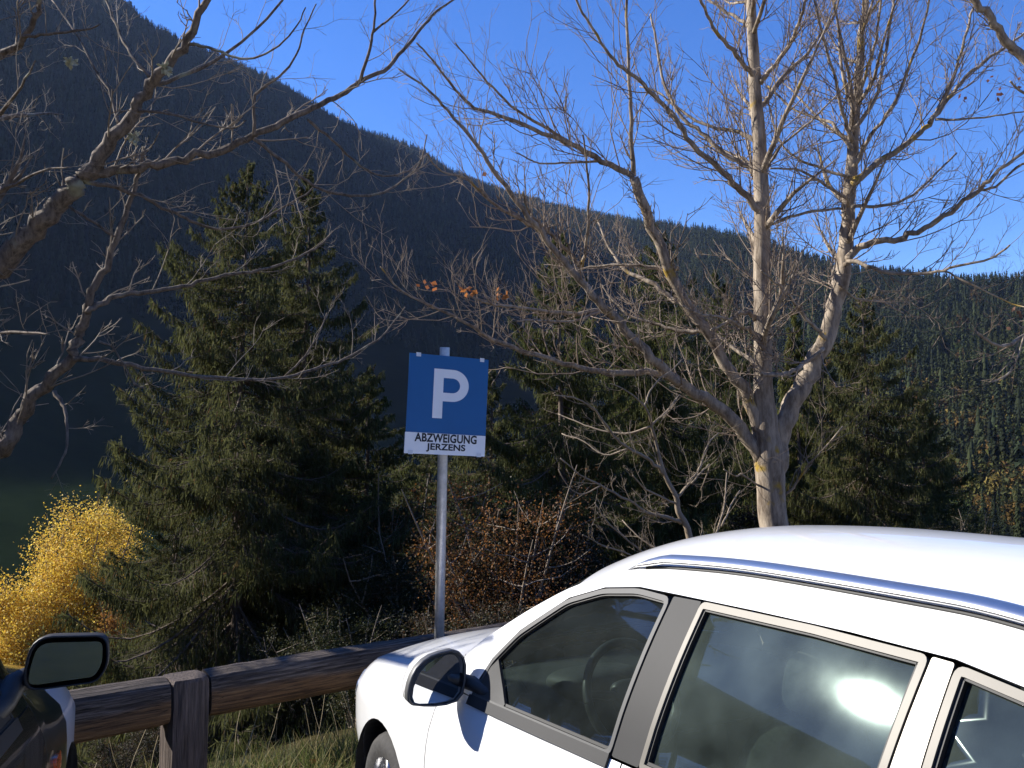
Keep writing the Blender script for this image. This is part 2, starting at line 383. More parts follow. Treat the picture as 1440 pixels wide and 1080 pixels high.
def bare_tree(name, label, root, trunks, limbs, mats, rg, dens=1.0, tw_len=.75, up=.12, extra=None, thin=1.0, lv3=5.0, leaf=None, group=None):
    o = empty(name, root, label, 'tree', group)
    a = Acc()
    for P, R in trunks: a.tube(P, R, 14)
    a.build('trunk', mats[0], o, True, root)
    a = Acc()
    for P, R in limbs: a.tube(P, R, 8, cap=True)
    a.build('branches', mats[0], o, True, root)
    src = list(limbs) + list(extra or [])
    S = []
    for P, R in src:
        Ln = np.linalg.norm(np.diff(P, axis=0), axis=1).sum(); k = max(3, int(Ln * 7.5 * dens))
        S.append(np.clip((np.arange(k) + rg.uniform(.1, .9, k)) / k, .06, .995))
    b, t, r = sample([p for p, _ in src], [q for _, q in src], S)
    frac = np.concatenate(S)
    # level 2: side twigs
    ang = rg.uniform(.45, 1.0, len(b))[:, None]
    d = np.cos(ang) * t + np.sin(ang) * rnd_perp(t, rg); d[:, 2] += .22
    L = rg.uniform(.35, 1.2, len(b)) * tw_len * (1.15 - .55 * frac)
    P2 = grow(b, d, L, 6, np.full(len(b), up), .13, rg)
    r2 = np.clip(r * .45, .0028, .011) * thin
    R2 = r2[:, None] * np.linspace(1, .5, 6)[None]
    a = Acc(); V, Q = tubes(P2, R2, 4); a.add(V, Q)
    # level 3
    def child(P, R, per, lmin, lmax, n, upb, rr):
        N = len(P); k = per; s = rg.uniform(.18, 1., (N, k)); i = np.clip((s * (P.shape[1] - 1)).astype(int), 0, P.shape[1] - 2); f = (s * (P.shape[1] - 1) - i)[..., None]
        ii = np.arange(N)[:, None]
        b = (P[ii, i] * (1 - f) + P[ii, i + 1] * f).reshape(-1, 3); t = norm(P[ii, i + 1] - P[ii, i]).reshape(-1, 3)
        ang = rg.uniform(.5, 1.05, len(b))[:, None]; d = np.cos(ang) * t + np.sin(ang) * rnd_perp(t, rg); d[:, 2] += .2
        L = rg.uniform(lmin, lmax, len(b)) * np.repeat(np.linalg.norm(P[:, -1] - P[:, 0], axis=1), k)
        C = grow(b, d, L, n, np.full(len(b), upb), .16, rg)
        Rr = np.repeat(R[:, 0] * rr, k)[:, None] * np.linspace(1, .55, n)[None]
        return C, np.maximum(Rr, .0013 * thin)
    P3, R3 = child(P2, R2, int(lv3), .2, .55, 4, up * 1.4, .6); V, Q = tubes(P3, R3, 3); a.add(V, Q)
    P4, R4 = child(P3, R3, 2, .25, .55, 3, up, .7); V, Q = tubes(P4, R4, 3); a.add(V, Q)
    a.build('twigs', mats[1], o, False, root)
    if leaf:
        a = Acc()
        for (x, y, d0, cnt, sp, colr) in leaf:
            c = at(x, y, d0)
            for _ in range(cnt):
                p = c + rg.normal(size=3) * sp; u = norm(rg.normal(size=3)) * rg.uniform(.03, .055); w = norm(np.cross(u, rg.normal(size=3))) * rg.uniform(.02, .035)
                a.add([p, p + u * .5 + w, p + u, p + u * .5 - w], [(0, 1, 2, 3)], tint=np.array(colr) * rg.uniform(.6, 1.2))
        a.build('dry_foliage', M_leaf, o, False, root)
    return o
M_leaf = foliage('leaf', .6, .4)
M_bark_r = bark_mat('bark_maple', (.40, .33, .25), (.12, .09, .065), (.33, .22, .04))
M_twig_r = simple('twig_maple', (.22, .165, .12), .75, noise=.3, nscale=8)
M_bark_l = bark_mat('bark_grey', (.22, .175, .135), (.06, .047, .037), (.27, .27, .20), scale=16, lich_amt=.6)
M_twig_l = simple('twig_grey', (.21, .165, .12), .75, noise=.3, nscale=8)
M_twig_p = simple('twig_pale', (.22, .17, .115), .75, noise=.3, nscale=8)

rg = np.random.default_rng(5)
# --- big tree behind the white car
dT = 9.0
def LT(pts, dd, w0, w1, k=.8): return limb_from_px(pts, dT, dT + dd, w0 * k, w1 * .9, rg)
trunkA = limb_from_px([(1090, 800), (1088, 740), (1084, 690), (1081, 640), (1076, 590), (1073, 540), (1073, 480), (1072, 400), (1072, 300), (1067, 200), (1060, 100), (1056, 0), (1050, -120), (1048, -260)], dT, dT, 46, 8, rg, .004)
wA = np.interp(np.linspace(0, 1, len(trunkA[1])), np.linspace(0, 1, 14), [42, 40, 39, 41, 35, 26, 25, 24, 22, 19, 16, 13, 9, 4]) / F_PX * dT / 2
trunkA = (trunkA[0], wA)
trunkB = LT([(1090, 690), (1095, 640), (1108, 585), (1128, 545), (1150, 500), (1168, 455), (1180, 400), (1189, 345), (1195, 270), (1200, 200), (1205, 130), (1213, 50), (1220, -40), (1225, -150)], .4, 40, 4)
wB = np.interp(np.linspace(0, 1, len(trunkB[1])), np.linspace(0, 1, 14), [26, 28, 27, 26, 25, 23, 22, 20, 18, 16, 13, 10, 7, 3]) / F_PX * dT / 2
trunkB = (trunkB[0], wB)
root1 = at(1090, 745, dT); root1[2] = float(ground_z(root1[0], root1[1]))
low = np.array([[root1[0], root1[1], root1[2] - .3], [root1[0], root1[1], root1[2]], root1 + (0, 0, .35), trunkA[0][0]])
lowt = (low, np.array([.26, .23, .19, trunkA[1][0]]))
LR = [
 ([(1072, 615), (1050, 555), (1020, 510), (990, 460), (955, 410), (930, 350), (905, 290), (891, 248)], -.5, 22, 15),
 ([(891, 248), (888, 170), (884, 100), (881, 0), (878, -60)], -.3, 9, 3),
 ([(891, 248), (847, 227), (813, 208), (763, 187), (713, 167), (667, 150), (640, 125), (607, 83), (585, 60)], -.9, 12, 2.5),
 ([(813, 208), (773, 183), (730, 157), (693, 123), (667, 93), (640, 60)], -.8, 7, 2),
 ([(847, 227), (800, 228), (760, 230), (725, 215)], -.6, 5, 2),
 ([(1072, 650), (1040, 602), (1003, 567), (960, 540), (935, 520), (897, 483), (863, 443), (847, 433), (815, 395), (787, 360), (760, 325), (727, 283), (693, 237), (667, 200), (630, 157), (600, 125), (560, 97)], -1.3, 27, 2.5),
 ([(760, 325), (735, 310), (700, 290), (675, 268), (655, 250), (620, 240), (600, 215)], -1.6, 8, 2),
 ([(818, 375), (825, 340), (828, 280), (824, 223), (820, 190)], -1.2, 7, 2.5),
 ([(818, 375), (790, 345), (765, 320), (745, 300), (735, 270)], -1.0, 9, 3),
 ([(845, 437), (813, 440), (780, 440), (730, 433), (687, 427), (660, 415), (640, 395)], -1.9, 9, 2),
 ([(845, 437), (815, 450), (780, 452), (745, 450), (728, 452)], -1.5, 6, 2),
 ([(935, 525), (880, 524), (830, 520), (780, 507), (733, 493), (693, 477), (660, 457), (613, 433), (585, 420), (560, 405), (535, 375)], -2.2, 13, 2),
 ([(995, 465), (975, 467), (950, 464), (920, 455), (890, 445), (865, 425), (845, 400)], .5, 9, 2.5),
 ([(960, 425), (945, 420), (910, 395), (880, 380), (855, 345), (840, 310)], .9, 12, 3),
 ([(955, 378), (910, 375), (870, 372), (830, 376), (800, 385)], .5, 7, 2.5),
 ([(1068, 310), (1063, 293), (1037, 263), (1010, 237), (977, 207), (955, 177), (920, 133), (890, 107), (863, 85), (840, 50), (813, 7), (800, -30)], -.9, 14, 3),
 ([(1068, 250), (1053, 233), (1020, 217), (987, 187), (960, 165), (935, 120), (925, 70), (915, 20)], .7, 11, 3),
 ([(1066, 200), (1040, 186), (1017, 182), (980, 170), (950, 150), (925, 130), (900, 122)], .9, 9, 2),
 ([(1062, 110), (1050, 98), (1030, 70), (1007, 43), (990, 13), (975, -30)], -.7, 10, 4),
 ([(1058, 45), (1045, 30), (1027, 20), (1000, 3), (980, -15)], .5, 8, 3),
 ([(1066, 160), (1080, 140), (1093, 117), (1127, 83), (1153, 50), (1173, 20), (1185, -20)], .8, 10, 3),
 ([(1065, 120), (1077, 107), (1103, 73), (1120, 40), (1130, 7), (1135, -40)], -.7, 10, 4),
 ([(1070, 240), (1083, 230), (1100, 203), (1133, 177), (1160, 150), (1193, 117), (1220, 90)], -.8, 6, 2),
 ([(1072, 320), (1090, 313), (1110, 305), (1147, 297), (1187, 293)], -.3, 6, 4),
 ([(1191, 365), (1203, 352), (1227, 342), (1270, 333), (1300, 320), (1337, 297), (1373, 270), (1397, 247), (1440, 213), (1490, 170)], -1.0, 15, 4),
 ([(1373, 270), (1400, 262), (1430, 235), (1460, 225)], -.6, 6, 2.5),
 ([(1200, 258), (1212, 246), (1237, 227), (1277, 200), (1307, 173), (1333, 140), (1360, 107), (1393, 80), (1427, 57), (1460, 30)], .8, 14, 3),
 ([(1307, 173), (1325, 145), (1340, 110), (1348, 85), (1360, 43), (1372, 0), (1380, -40)], .5, 8, 3),
 ([(1315, 168), (1350, 168), (1400, 163), (1450, 155)], -.5, 5, 2),
 ([(1193, 290), (1188, 277), (1160, 260), (1127, 240), (1083, 237)], -.9, 7, 3),
 ([(1198, 210), (1170, 173), (1150, 167), (1110, 150), (1080, 120)], .7, 7, 3),
 ([(1200, 200), (1185, 160), (1175, 110), (1160, 60), (1145, 0)], -.6, 8, 3),
 ([(1203, 160), (1185, 110), (1180, 50), (1170, -20)], .5, 7, 3),
 ([(1203, 180), (1230, 140), (1245, 80), (1255, 10), (1262, -30)], .5, 8, 3),
 ([(1206, 140), (1222, 90), (1235, 40), (1240, -30)], -.6, 7, 3),
 ([(1200, 235), (1225, 190), (1255, 150), (1280, 90), (1300, 30), (1310, -20)], -.9, 8, 3),
 ([(1198, 290), (1230, 290), (1275, 280), (1310, 250), (1345, 215)], .9, 7, 3),
 ([(1188, 372), (1200, 367), (1227, 377), (1260, 385), (1310, 383), (1343, 375), (1393, 363), (1420, 345)], -1.1, 9, 3),
 ([(1310, 383), (1330, 382), (1360, 397), (1423, 427), (1450, 432)], -.5, 4, 2),
 ([(1063, 472), (1052, 462), (1043, 460), (1020, 447), (987, 443), (960, 430)], -1.0, 8, 3),
 ([(1062, 450), (1055, 442), (1040, 440), (1028, 450), (1000, 465)], -.6, 9, 4),
 ([(1065, 516), (1060, 510), (1037, 493), (1010, 473), (985, 455)], .8, 9, 4),
 ([(1160, 475), (1153, 467), (1127, 440), (1107, 410), (1090, 397), (1070, 380)], -.8, 8, 3),
 ([(1158, 490), (1130, 510), (1110, 525), (1085, 526), (1070, 528)], -.5, 8, 7),
 ([(1195, 250), (1150, 235), (1110, 215), (1090, 180), (1080, 140)], .9, 6, 2),
 ([(1180, 400), (1205, 420), (1240, 425), (1270, 440)], 1.0, 5, 2),
 ([(1100, 700), (1120, 680), (1135, 655), (1150, 640), (1185, 600)], -.5, 5, 2),
 ([(1075, 690), (1045, 668), (1035, 670), (1018, 660)], -.4, 4, 2),
]
limbs = [LT(*a) for a in LR]
# more limbs that run towards and away from the viewer, so the crown is as deep as it is wide
ex = []
for k in range(26):
    TP, TR = (trunkA, trunkB)[k % 2]
    i = rg.integers(int(len(TP) * .42), len(TP) - 4); a_ = rg.uniform(-.7, .7) + (0 if k % 4 < 2 else PI)
    d = np.array([[math.sin(a_) * .6, math.cos(a_), rg.uniform(.35, .9)]])
    P = grow(TP[i][None], d, np.array([rg.uniform(1.0, 2.1)]), 9, [.07], .09, rg)[0]
    ex.append((P, np.linspace(TR[i] * .45, .004, 9)))
limbs += ex
bare_tree('bare_tree', 'tall leafless tree with forked pale trunk rising behind the white car', root1, [lowt, trunkA, trunkB], limbs, (M_bark_r, M_twig_r), rg, 1.15, .85, .13, lv3=5, thin=.68,
          leaf=[(655, 410, dT - 1.8, 9, .03, (.40, .16, .05)), (704, 413, dT - 1.6, 8, .03, (.40, .16, .05)), (602, 398, dT - 2, 6, .03, (.35, .13, .05)), (690, 245, dT - 1.2, 3, .05, (.3, .14, .08)), (692, 216, dT - 1, 2, .03, (.3, .14, .08)), (1354, 142, dT + .5, 3, .03, (.4, .15, .09)), (1403, 136, dT + .6, 4, .03, (.4, .15, .09)), (1438, 118, dT + .5, 3, .03, (.4, .15, .09)), (1395, 108, dT + .6, 2, .03, (.4, .15, .09))])

# --- tree at the left edge of the picture
dL = 6.0
def LL(pts, d0, d1, w0, w1): return limb_from_px(pts, d0, d1, w0 * .86, w1 * .9, rg)
root2 = at(-190, 760, dL); root2[2] = float(ground_z(root2[0], root2[1]))
tl = smooth_line([root2 - (0, 0, .3), root2 + (0, 0, .3), at(-180, 640, dL), at(-150, 500, dL), at(-130, 380, dL), at(-140, 200, dL), at(-150, 0, dL), at(-150, -200, dL)], [.24, .2, .17, .16, .14, .11, .08, .05])
LLs = [
 ([(-140, 470), (-60, 425), (0, 375), (50, 325), (85, 283), (115, 250)], 6.0, 5.8, 44, 27),
 ([(115, 250), (150, 205), (185, 165), (205, 130), (235, 95), (262, 55), (285, 10), (300, -40)], 5.8, 5.5, 26, 9),
 ([(115, 250), (150, 242), (200, 235), (250, 225), (300, 215), (350, 195), (400, 170), (440, 150), (480, 133), (507, 113), (540, 100), (567, 70), (593, 40), (613, 17), (640, -2)], 5.8, 6.6, 18, 3),
 ([(507, 113), (520, 67), (527, 30), (528, -20)], 6.2, 6.0, 6, 3),
 ([(525, 45), (550, 25), (575, 0), (590, -25)], 6.1, 6.0, 4, 2),
 ([(205, 130), (225, 118), (267, 103), (310, 80), (350, 50), (397, 0), (410, -30)], 5.7, 6.2, 8, 3),
 ([(262, 60), (285, 65), (313, 73), (347, 83), (383, 70), (413, 43), (430, 10)], 5.6, 5.2, 6, 2),
 ([(357, 190), (360, 133), (393, 107), (417, 77), (428, 40), (445, 5)], 6.0, 6.0, 6, 2),
 ([(-150, 150), (-70, 110), (0, 77), (27, 60), (48, 30), (57, 0), (60, -30)], 6.0, 5.5, 16, 6),
 ([(33, 52), (67, 47), (117, 43), (140, 35)], 5.7, 5.4, 6, 2),
 ([(167, 180), (157, 135), (133, 97), (113, 57), (93, 27), (73, 0)], 5.8, 6.3, 6, 2),
 ([(195, 156), (240, 160), (283, 173), (327, 180), (345, 170)], 5.7, 5.3, 5, 2),
 ([(215, 110), (190, 85), (170, 50), (155, 15), (140, -20)], 5.7, 6.2, 7, 3),
 ([(115, 255), (163, 263), (207, 280), (247, 300), (277, 313), (317, 323), (367, 310), (400, 290), (440, 265), (465, 215)], 5.8, 6.6, 8, 2),
 ([(357, 195), (400, 230), (440, 260), (480, 273), (530, 273), (563, 257), (590, 230), (600, 190)], 6.0, 7.0, 7, 2),
 ([(433, 168), (467, 197), (507, 233), (540, 247), (575, 240), (600, 215)], 6.1, 6.9, 5, 2),
 ([(97, 290), (133, 313), (160, 333)], 5.8, 5.9, 5, 4),
 ([(-160, 690), (-70, 665), (0, 632), (23, 600), (43, 567), (70, 537), (100, 503), (113, 470), (123, 440), (128, 410), (147, 377), (160, 340), (180, 290), (193, 253), (203, 207)], 6.0, 5.9, 32, 5),
 ([(123, 440), (140, 427), (173, 413), (220, 410), (267, 400), (317, 387), (367, 380), (417, 363), (450, 345), (467, 325)], 5.9, 6.8, 10, 2.5),
 ([(103, 505), (150, 507), (200, 517), (267, 527), (333, 533), (400, 530), (450, 517), (485, 505), (530, 478), (552, 455), (570, 432)], 5.9, 7.2, 9, 2),
 ([(400, 530), (430, 500), (450, 465), (460, 440)], 6.6, 6.8, 4, 2),
 ([(77, 550), (90, 573), (95, 600), (92, 637), (72, 673)], 5.9, 5.6, 8, 2.5),
 ([(-140, 560), (-60, 500), (-10, 470), (40, 468), (70, 470)], 6.0, 5.2, 12, 2),
 ([(-140, 420), (-40, 300), (10, 265), (60, 240), (100, 235)], 6.0, 5.2, 10, 2),
 ([(-150, 330), (-60, 215), (0, 160), (30, 120), (50, 85)], 6.0, 5.0, 12, 2),
 ([(140, 480), (160, 490), (190, 540), (205, 545)], 5.9, 5.9, 4, 2),
]
limbs = [LL(*a) for a in LLs]
for k in range(18):
    TP, TR = tl; i = rg.integers(int(len(TP) * .35), len(TP) - 3); a_ = rg.uniform(0, 6.28)
    P = grow(TP[i][None], np.array([[math.cos(a_) - .6, math.sin(a_), rg.uniform(.2, .7)]]), np.array([rg.uniform(1.2, 2.6)]), 9, [.05], .1, rg)[0]
    limbs.append((P, np.linspace(TR[i] * .4, .004, 9)))
# a long limb, out of view, added to shade the bonnet of the white car
fender = [(.30, .745, .905), (.05, .75, .868), (-.2, .735, .832), (-.42, .70, .79), (-.62, .645, .73), (-.78, .57, .655)]
fw_, lf_ = np.array([-math.sin(.505), math.cos(.505), 0]), np.array([-math.cos(.505), -math.sin(.505), 0])
P = [np.array([.181, 4.291, 0]) - u * fw_ + v * lf_ + [0, 0, z] + SUN * (4.3 + .12 * i) for i, (u, v, z) in enumerate(fender)]
P = [P[0] * 2 - P[1] + [.2, -.25, .12]] + P + [tl[0][int(len(tl[0]) * .42)]]
limbs.append(smooth_line(P, [.012, .030, .034, .036, .038, .04, .042, .055]))
t2 = bare_tree('bare_tree', 'leafless tree with crooked dark limbs reaching in from the left', root2, [tl], limbs, (M_bark_l, M_twig_l), rg, .72, .52, .05, lv3=4, thin=.62)
M_lich = simple('lichen', (.42, .42, .30), .95, noise=.35, nscale=60, bump=1, bscale=90)
for (x, y, d) in ((98, 88, 5.9), (187, 194, 5.8), (232, 96, 5.6)):
    c = at(x, y, d); a = Acc()
    for _ in range(60):
        p = c + norm(rg.normal(size=3)) * rg.uniform(.005, .03); u = norm(rg.normal(size=3)) * .02; w = norm(np.cross(u, rg.normal(size=3))) * .012
        a.add([p, p + u + w, p + 2 * u, p + u - w], [(0, 1, 2, 3)])
    a.build('lichen_tuft', M_lich, t2, False, root2)

# --- tree at the right edge
dR = 8.2
root3 = at(1600, 760, dR); root3[2] = float(ground_z(root3[0], root3[1]))
tr = smooth_line([root3 - (0, 0, .3), root3 + (0, 0, .3), at(1590, 600, dR), at(1570, 400, dR), at(1565, 200, dR), at(1570, 0, dR), at(1570, -200, dR)], [.22, .19, .15, .13, .11, .08, .05])
limbs = [LL(*a) for a in [
 ([(1566, 300), (1500, 170), (1440, 87), (1417, 57), (1393, 27), (1365, -5), (1340, -30)], 8.2, 8.0, 20, 9),
 ([(1570, 420), (1510, 440), (1440, 473), (1408, 487), (1385, 476), (1376, 468)], 8.2, 7.6, 10, 3),
 ([(1440, 473), (1428, 510), (1412, 530), (1395, 537)], 7.9, 7.7, 3, 2),
 ([(1570, 250), (1500, 200), (1450, 140), (1420, 115)], 8.2, 7.6, 9, 3)]]
for k in range(10):
    TP, TR = tr; i = rg.integers(int(len(TP) * .45), len(TP) - 3); a_ = rg.uniform(-1.4, 1.4)
    P = grow(TP[i][None], np.array([[math.cos(a_), math.sin(a_), rg.uniform(.2, .7)]]), np.array([rg.uniform(1.2, 2.2)]), 9, [.05], .1, rg)[0]
    limbs.append((P, np.linspace(TR[i] * .4, .004, 9)))
bare_tree('bare_tree', 'bare tree mostly cut off at the right edge with one pale limb slanting in', root3, [tr], limbs, (M_bark_r, M_twig_r), rg, .9, .5, .06, lv3=4, thin=.7,
          leaf=[(1432, 445, 7.8, 5, .06, (.25, .13, .08))])

# --- small pale shrub tree in front of the spruces
dS = 7.9
root4 = at(972, 790, dS); root4[2] = float(ground_z(root4[0], root4[1]))
def LS(pts, dd, w0, w1): return limb_from_px(pts, dS, dS + dd, w0 * .72, w1 * .8, rg, .006)
t4 = smooth_line([root4 - (0, 0, .2), root4 + (0, 0, .4), at(970, 758, dS), at(954, 720, dS), at(951, 699, dS), at(935, 668, dS), at(921, 618, dS)], [.036, .034, .032, .027, .025, .020, .013])
LSs = [
 ([(921, 618), (916, 595), (907, 572), (884, 551), (858, 539)], -.3, 7, 2),
 ([(917, 597), (930, 585), (945, 570), (955, 555)], .2, 5, 2),
 ([(907, 572), (912, 555), (925, 535), (945, 520), (960, 505)], .3, 4, 2),
 ([(935, 668), (915, 647), (884, 631), (863, 613), (845, 587), (832, 572), (806, 559), (780, 556)], -.6, 8, 2),
 ([(952, 708), (920, 694), (902, 683), (890, 668)], -.4, 5, 2),
 ([(953, 700), (972, 675), (985, 655), (996, 624), (1011, 608)], .4, 6, 2),
 ([(972, 680), (990, 660), (998, 655), (985, 690)], .2, 4, 2),
 ([(958, 735), (946, 730), (910, 720), (884, 704), (845, 683), (816, 668), (788, 644)], -.3, 9, 2),
 ([(968, 775), (930, 790), (897, 771), (858, 738), (837, 707)], -.6, 6, 2),
 ([(968, 775), (950, 785), (905, 760), (875, 732)], .4, 5, 2),
 ([(968, 775), (920, 800), (885, 780), (850, 768), (820, 752)], -.8, 5, 2),
 ([(970, 770), (1000, 760), (1014, 730), (1020, 700), (1022, 665)], .3, 6, 2),
 ([(1015, 740), (1028, 710), (1040, 690)], .3, 4, 2),
 ([(916, 600), (880, 610), (845, 605), (815, 595), (785, 582)], .5, 5, 2),
 ([(884, 631), (850, 640), (820, 620), (790, 610)], .4, 4, 2),
 ([(845, 683), (820, 695), (800, 685), (785, 660)], -.2, 3, 1.5)]
bare_tree('shrub_tree', 'small leafless shrub tree with pale fanned stems left of the big trunk', root4, [t4], [LS(*a) for a in LSs], (M_twig_p, M_twig_p), rg, 1.0, .38, .1, thin=.75, lv3=4)
# --- thin sapling left of the big trunk
root5 = at(822, 800, 10.5); root5[2] = float(ground_z(root5[0], root5[1]))
# ------------------------------------------------------------------ spruces
def spruce_mesh(Hh, Rb, seed, col0=(.028, .036, .013), col1=(.132, .132, .05), dens=1.25, droop=1.0, sky=.05):
    rg = np.random.default_rng(seed)
    nb = int(Hh * 12 * dens)
    h = .05 + .94 * (np.arange(nb) + rg.uniform(0, 1, nb)) / nb; az = rg.uniform(0, 2 * PI, nb) 
    prof = np.where(h < .12, .8 + h * 2, np.where(h < .74, (1 - h) ** .62 * 1.05, .455 * ((1 - h) / .26) ** 1.08))
    L = Rb * prof * rg.uniform(.62, 1.12, nb) + .05
    z0 = h * Hh
    el = np.interp(h, [0, .5, .85, 1], [-.25, .0, .35, .9]) + rg.normal(0, .08, nb)
    n = 9; s = np.linspace(0, 1, n)
    out = np.stack([np.cos(az), np.sin(az), np.zeros(nb)], -1)
    sag = np.interp(h, [0, .6, 1], [.34, .22, .0])
    P = np.array([0, 0, 1.]) * z0[:, None, None] + out[:, None, :] * (L[:, None] * s[None])[..., None]
    P[:, :, 2] += L[:, None] * (np.tan(el)[:, None] * s[None] - sag[:, None] * np.sin(s[None] * PI * .8) + .16 * np.clip(s[None] - .65, 0, 1) ** 1.5 * 3)
    wood = Acc()
    k = 10; zz = np.linspace(-.4, Hh * .985, 14)
    wood.tube(np.stack([.05 * np.sin(zz * .7 + seed), .05 * np.cos(zz * .6 + seed), zz], -1), np.interp(zz, [-.4, .4, Hh], [Hh * .0145, Hh * .0115, .012]), k)
    bw = Acc(); V, Q = tubes(P, np.clip(L * .011, .008, .04)[:, None] * np.linspace(1, .25, n)[None], 4); bw.add(V, Q)
    # side shoots
    B = []; D = []; LL_ = []; hh = []
    for i in range(nb):
        m = max(5, int(L[i] * 8.0 * dens)); ss = np.clip((np.arange(m) + rg.uniform(0, 1, m)) / m, .08, .99)
        j = np.clip((ss * (n - 1)).astype(int), 0, n - 2); f = (ss * (n - 1) - j)[:, None]
        p = P[i, j] * (1 - f) + P[i, j + 1] * f; t = norm(P[i, j + 1] - P[i, j])
        for sd in (-1, 1):
            side = np.cross(t, [0, 0, 1.]) * sd
            B.append(p); D.append(norm(side * rg.uniform(.55, 1, (m, 1)) + t * rg.uniform(.5, .9, (m, 1)) + rg.normal(size=(m, 3)) * .15))
            LL_.append(L[i] * .36 * (1.05 - .8 * ss) * rg.uniform(.6, 1.2, m) + .10 * (1 - .7 * h[i])); hh.append(np.full(m, h[i]))
        B.append(p[-3:]); D.append(norm(t[-3:] + rg.normal(size=(3, 3)) * .3)); LL_.append(np.full(3, .22 * (1 - .6 * h[i]))); hh.append(np.full(3, h[i]))
    B = np.concatenate(B); D = np.concatenate(D); L2 = np.concatenate(LL_); hh = np.concatenate(hh)
    P2 = grow(B, D, L2, 4, np.full(len(B), -.10 * droop), .08, rg)
    # needle sprays: hanging tassels and short sprays along the shoots
    per = 14
    s2 = rg.uniform(.1, 1, (len(B), per)); j = np.clip((s2 * 3).astype(int), 0, 2); f = (s2 * 3 - j)[..., None]; ii = np.arange(len(B))[:, None]
    b = (P2[ii, j] * (1 - f) + P2[ii, j + 1] * f).reshape(-1, 3); t = norm(P2[ii, j + 1] - P2[ii, j]).reshape(-1, 3)
    N = len(b); hang = rg.uniform(0, 1, N) < .68
    d = np.where(hang[:, None], np.array([0, 0, -1.]) + rg.normal(size=(N, 3)) * .22 + t * .15, t + rg.normal(size=(N, 3)) * .45 + [0, 0, .1])
    d = norm(d); ln = np.where(hang, rg.uniform(.12, .46, N) * droop, rg.uniform(.10, .26, N)) * (1 - .72 * np.repeat(hh, per) ** 1.5)
    w = norm(np.cross(d, rg.normal(size=(N, 3)))) * (rg.uniform(.008, .017, N))[:, None]
    V = np.stack([b, b + d * (ln * .45)[:, None] + w, b + d * ln[:, None], b + d * (ln * .45)[:, None] - w], 1).reshape(-1, 3)
    Q = np.arange(N * 4).reshape(-1, 4)
    kk = np.clip(np.repeat(rg.uniform(0, 1, len(B)), per) * .6 + rg.uniform(0, .4, N), 0, 1)[:, None]
    c = np.array([col0]) * (1 - kk) + np.array([col1]) * kk
    dead = rg.uniform(0, 1, N) < .03; c[dead] = (.11, .065, .03)
    fol = np_mesh('foliage', V, Q, tint=np.repeat(c, 4, 0))
    V2, Q2 = tubes(P2, np.full((len(B), 1), .004) * np.linspace(1, .5, 4)[None], 3); bw.add(V2, Q2)
    return wood, bw, fol
M_needle = foliage('spruce_needles', .75, .42, .08)
M_sbark = bark_mat('bark_spruce', (.17, .13, .10), (.07, .05, .04), scale=14)
def spruce(px, d, top, Rb, seed, label, cat='spruce', base_py=None, group='spruces on the slope below the rail', **kw):
    x, y, z = at(px, 900, d); gz = float(ground_z(x, y))
    zt = at(px, top, d)[2]; Hh = zt - gz
    o = empty('spruce_tree', (x, y, gz), label, cat, group)
    wood, bw, fol = spruce_mesh(Hh, Rb, seed, **kw)
    wood.build('trunk', M_sbark, o, True); bw.build('branches', M_sbark, o); link_mesh('crown', fol, M_needle, o)
    o.rotation_euler = (0, 0, seed * 1.3)
    return o, Hh
s1, h1 = spruce(330, 20, 207, 4.6, 1, 'big drooping spruce with visible grey trunk, left of the parking sign')
s2, h2 = spruce(420, 22.5, 217, 3.2, 2, 'slimmer spruce standing close behind the right side of the big left spruce')
s3, h3 = spruce(790, 19.5, 318, 3.0, 3, 'dense green spruce just right of the parking sign', col1=(.14, .15, .05))
s4, h4 = spruce(935, 22, 300, 3.1, 4, 'spruce between the parking sign and the forked bare trunk', col1=(.135, .145, .05))
s5, h5 = spruce(1130, 27, 424, 1.1, 5, 'narrow pale green conifer showing between the two stems of the bare tree', col0=(.06, .07, .02), col1=(.15, .15, .045), droop=1.3)
s6, h6 = spruce(1228, 23, 402, 3.0, 6, 'ragged broad spruce right of the forked bare trunk')
def spruce_copy(src, h_src, px, d, top, label, wide=1.0):
    x, y, z = at(px, 900, d); gz = float(ground_z(x, y)); sc = (at(px, top, d)[2] - gz) / h_src
    c = copy_tree(src); c.location = (x, y, gz); c.scale = (sc * wide, sc * wide, sc); c.rotation_euler = (0, 0, px * .37); c['label'] = label
spruce_copy(s4, h4, 1020, 31, 372, 'dark spruce half hidden behind the left limbs of the bare tree')
spruce_copy(s3, h3, 512, 24, 522, 'short spruce whose tip stands just left of the parking sign', 1.3)
spruce_copy(s6, h6, 690, 29, 520, 'small dark spruce behind the right edge of the parking sign', 1.3)
spruce_copy(s2, h2, 1165, 30, 470, 'small spruce low behind the right stem of the bare tree', 1.2)
spruce_copy(s3, h3, 1310, 30, 560, 'small dark spruce low at the right, beyond the car roof', 1.3)
spruce_copy(s6, h6, 600, 33, 590, 'far dark spruce behind the sign pole', 1.4)
spruce_copy(s2, h2, 245, 27, 560, 'short spruce behind the left skirt of the big left spruce', 1.3)
spruce_copy(s3, h3, 870, 28, 480, 'short dense spruce low behind the pale shrub tree', 1.4)

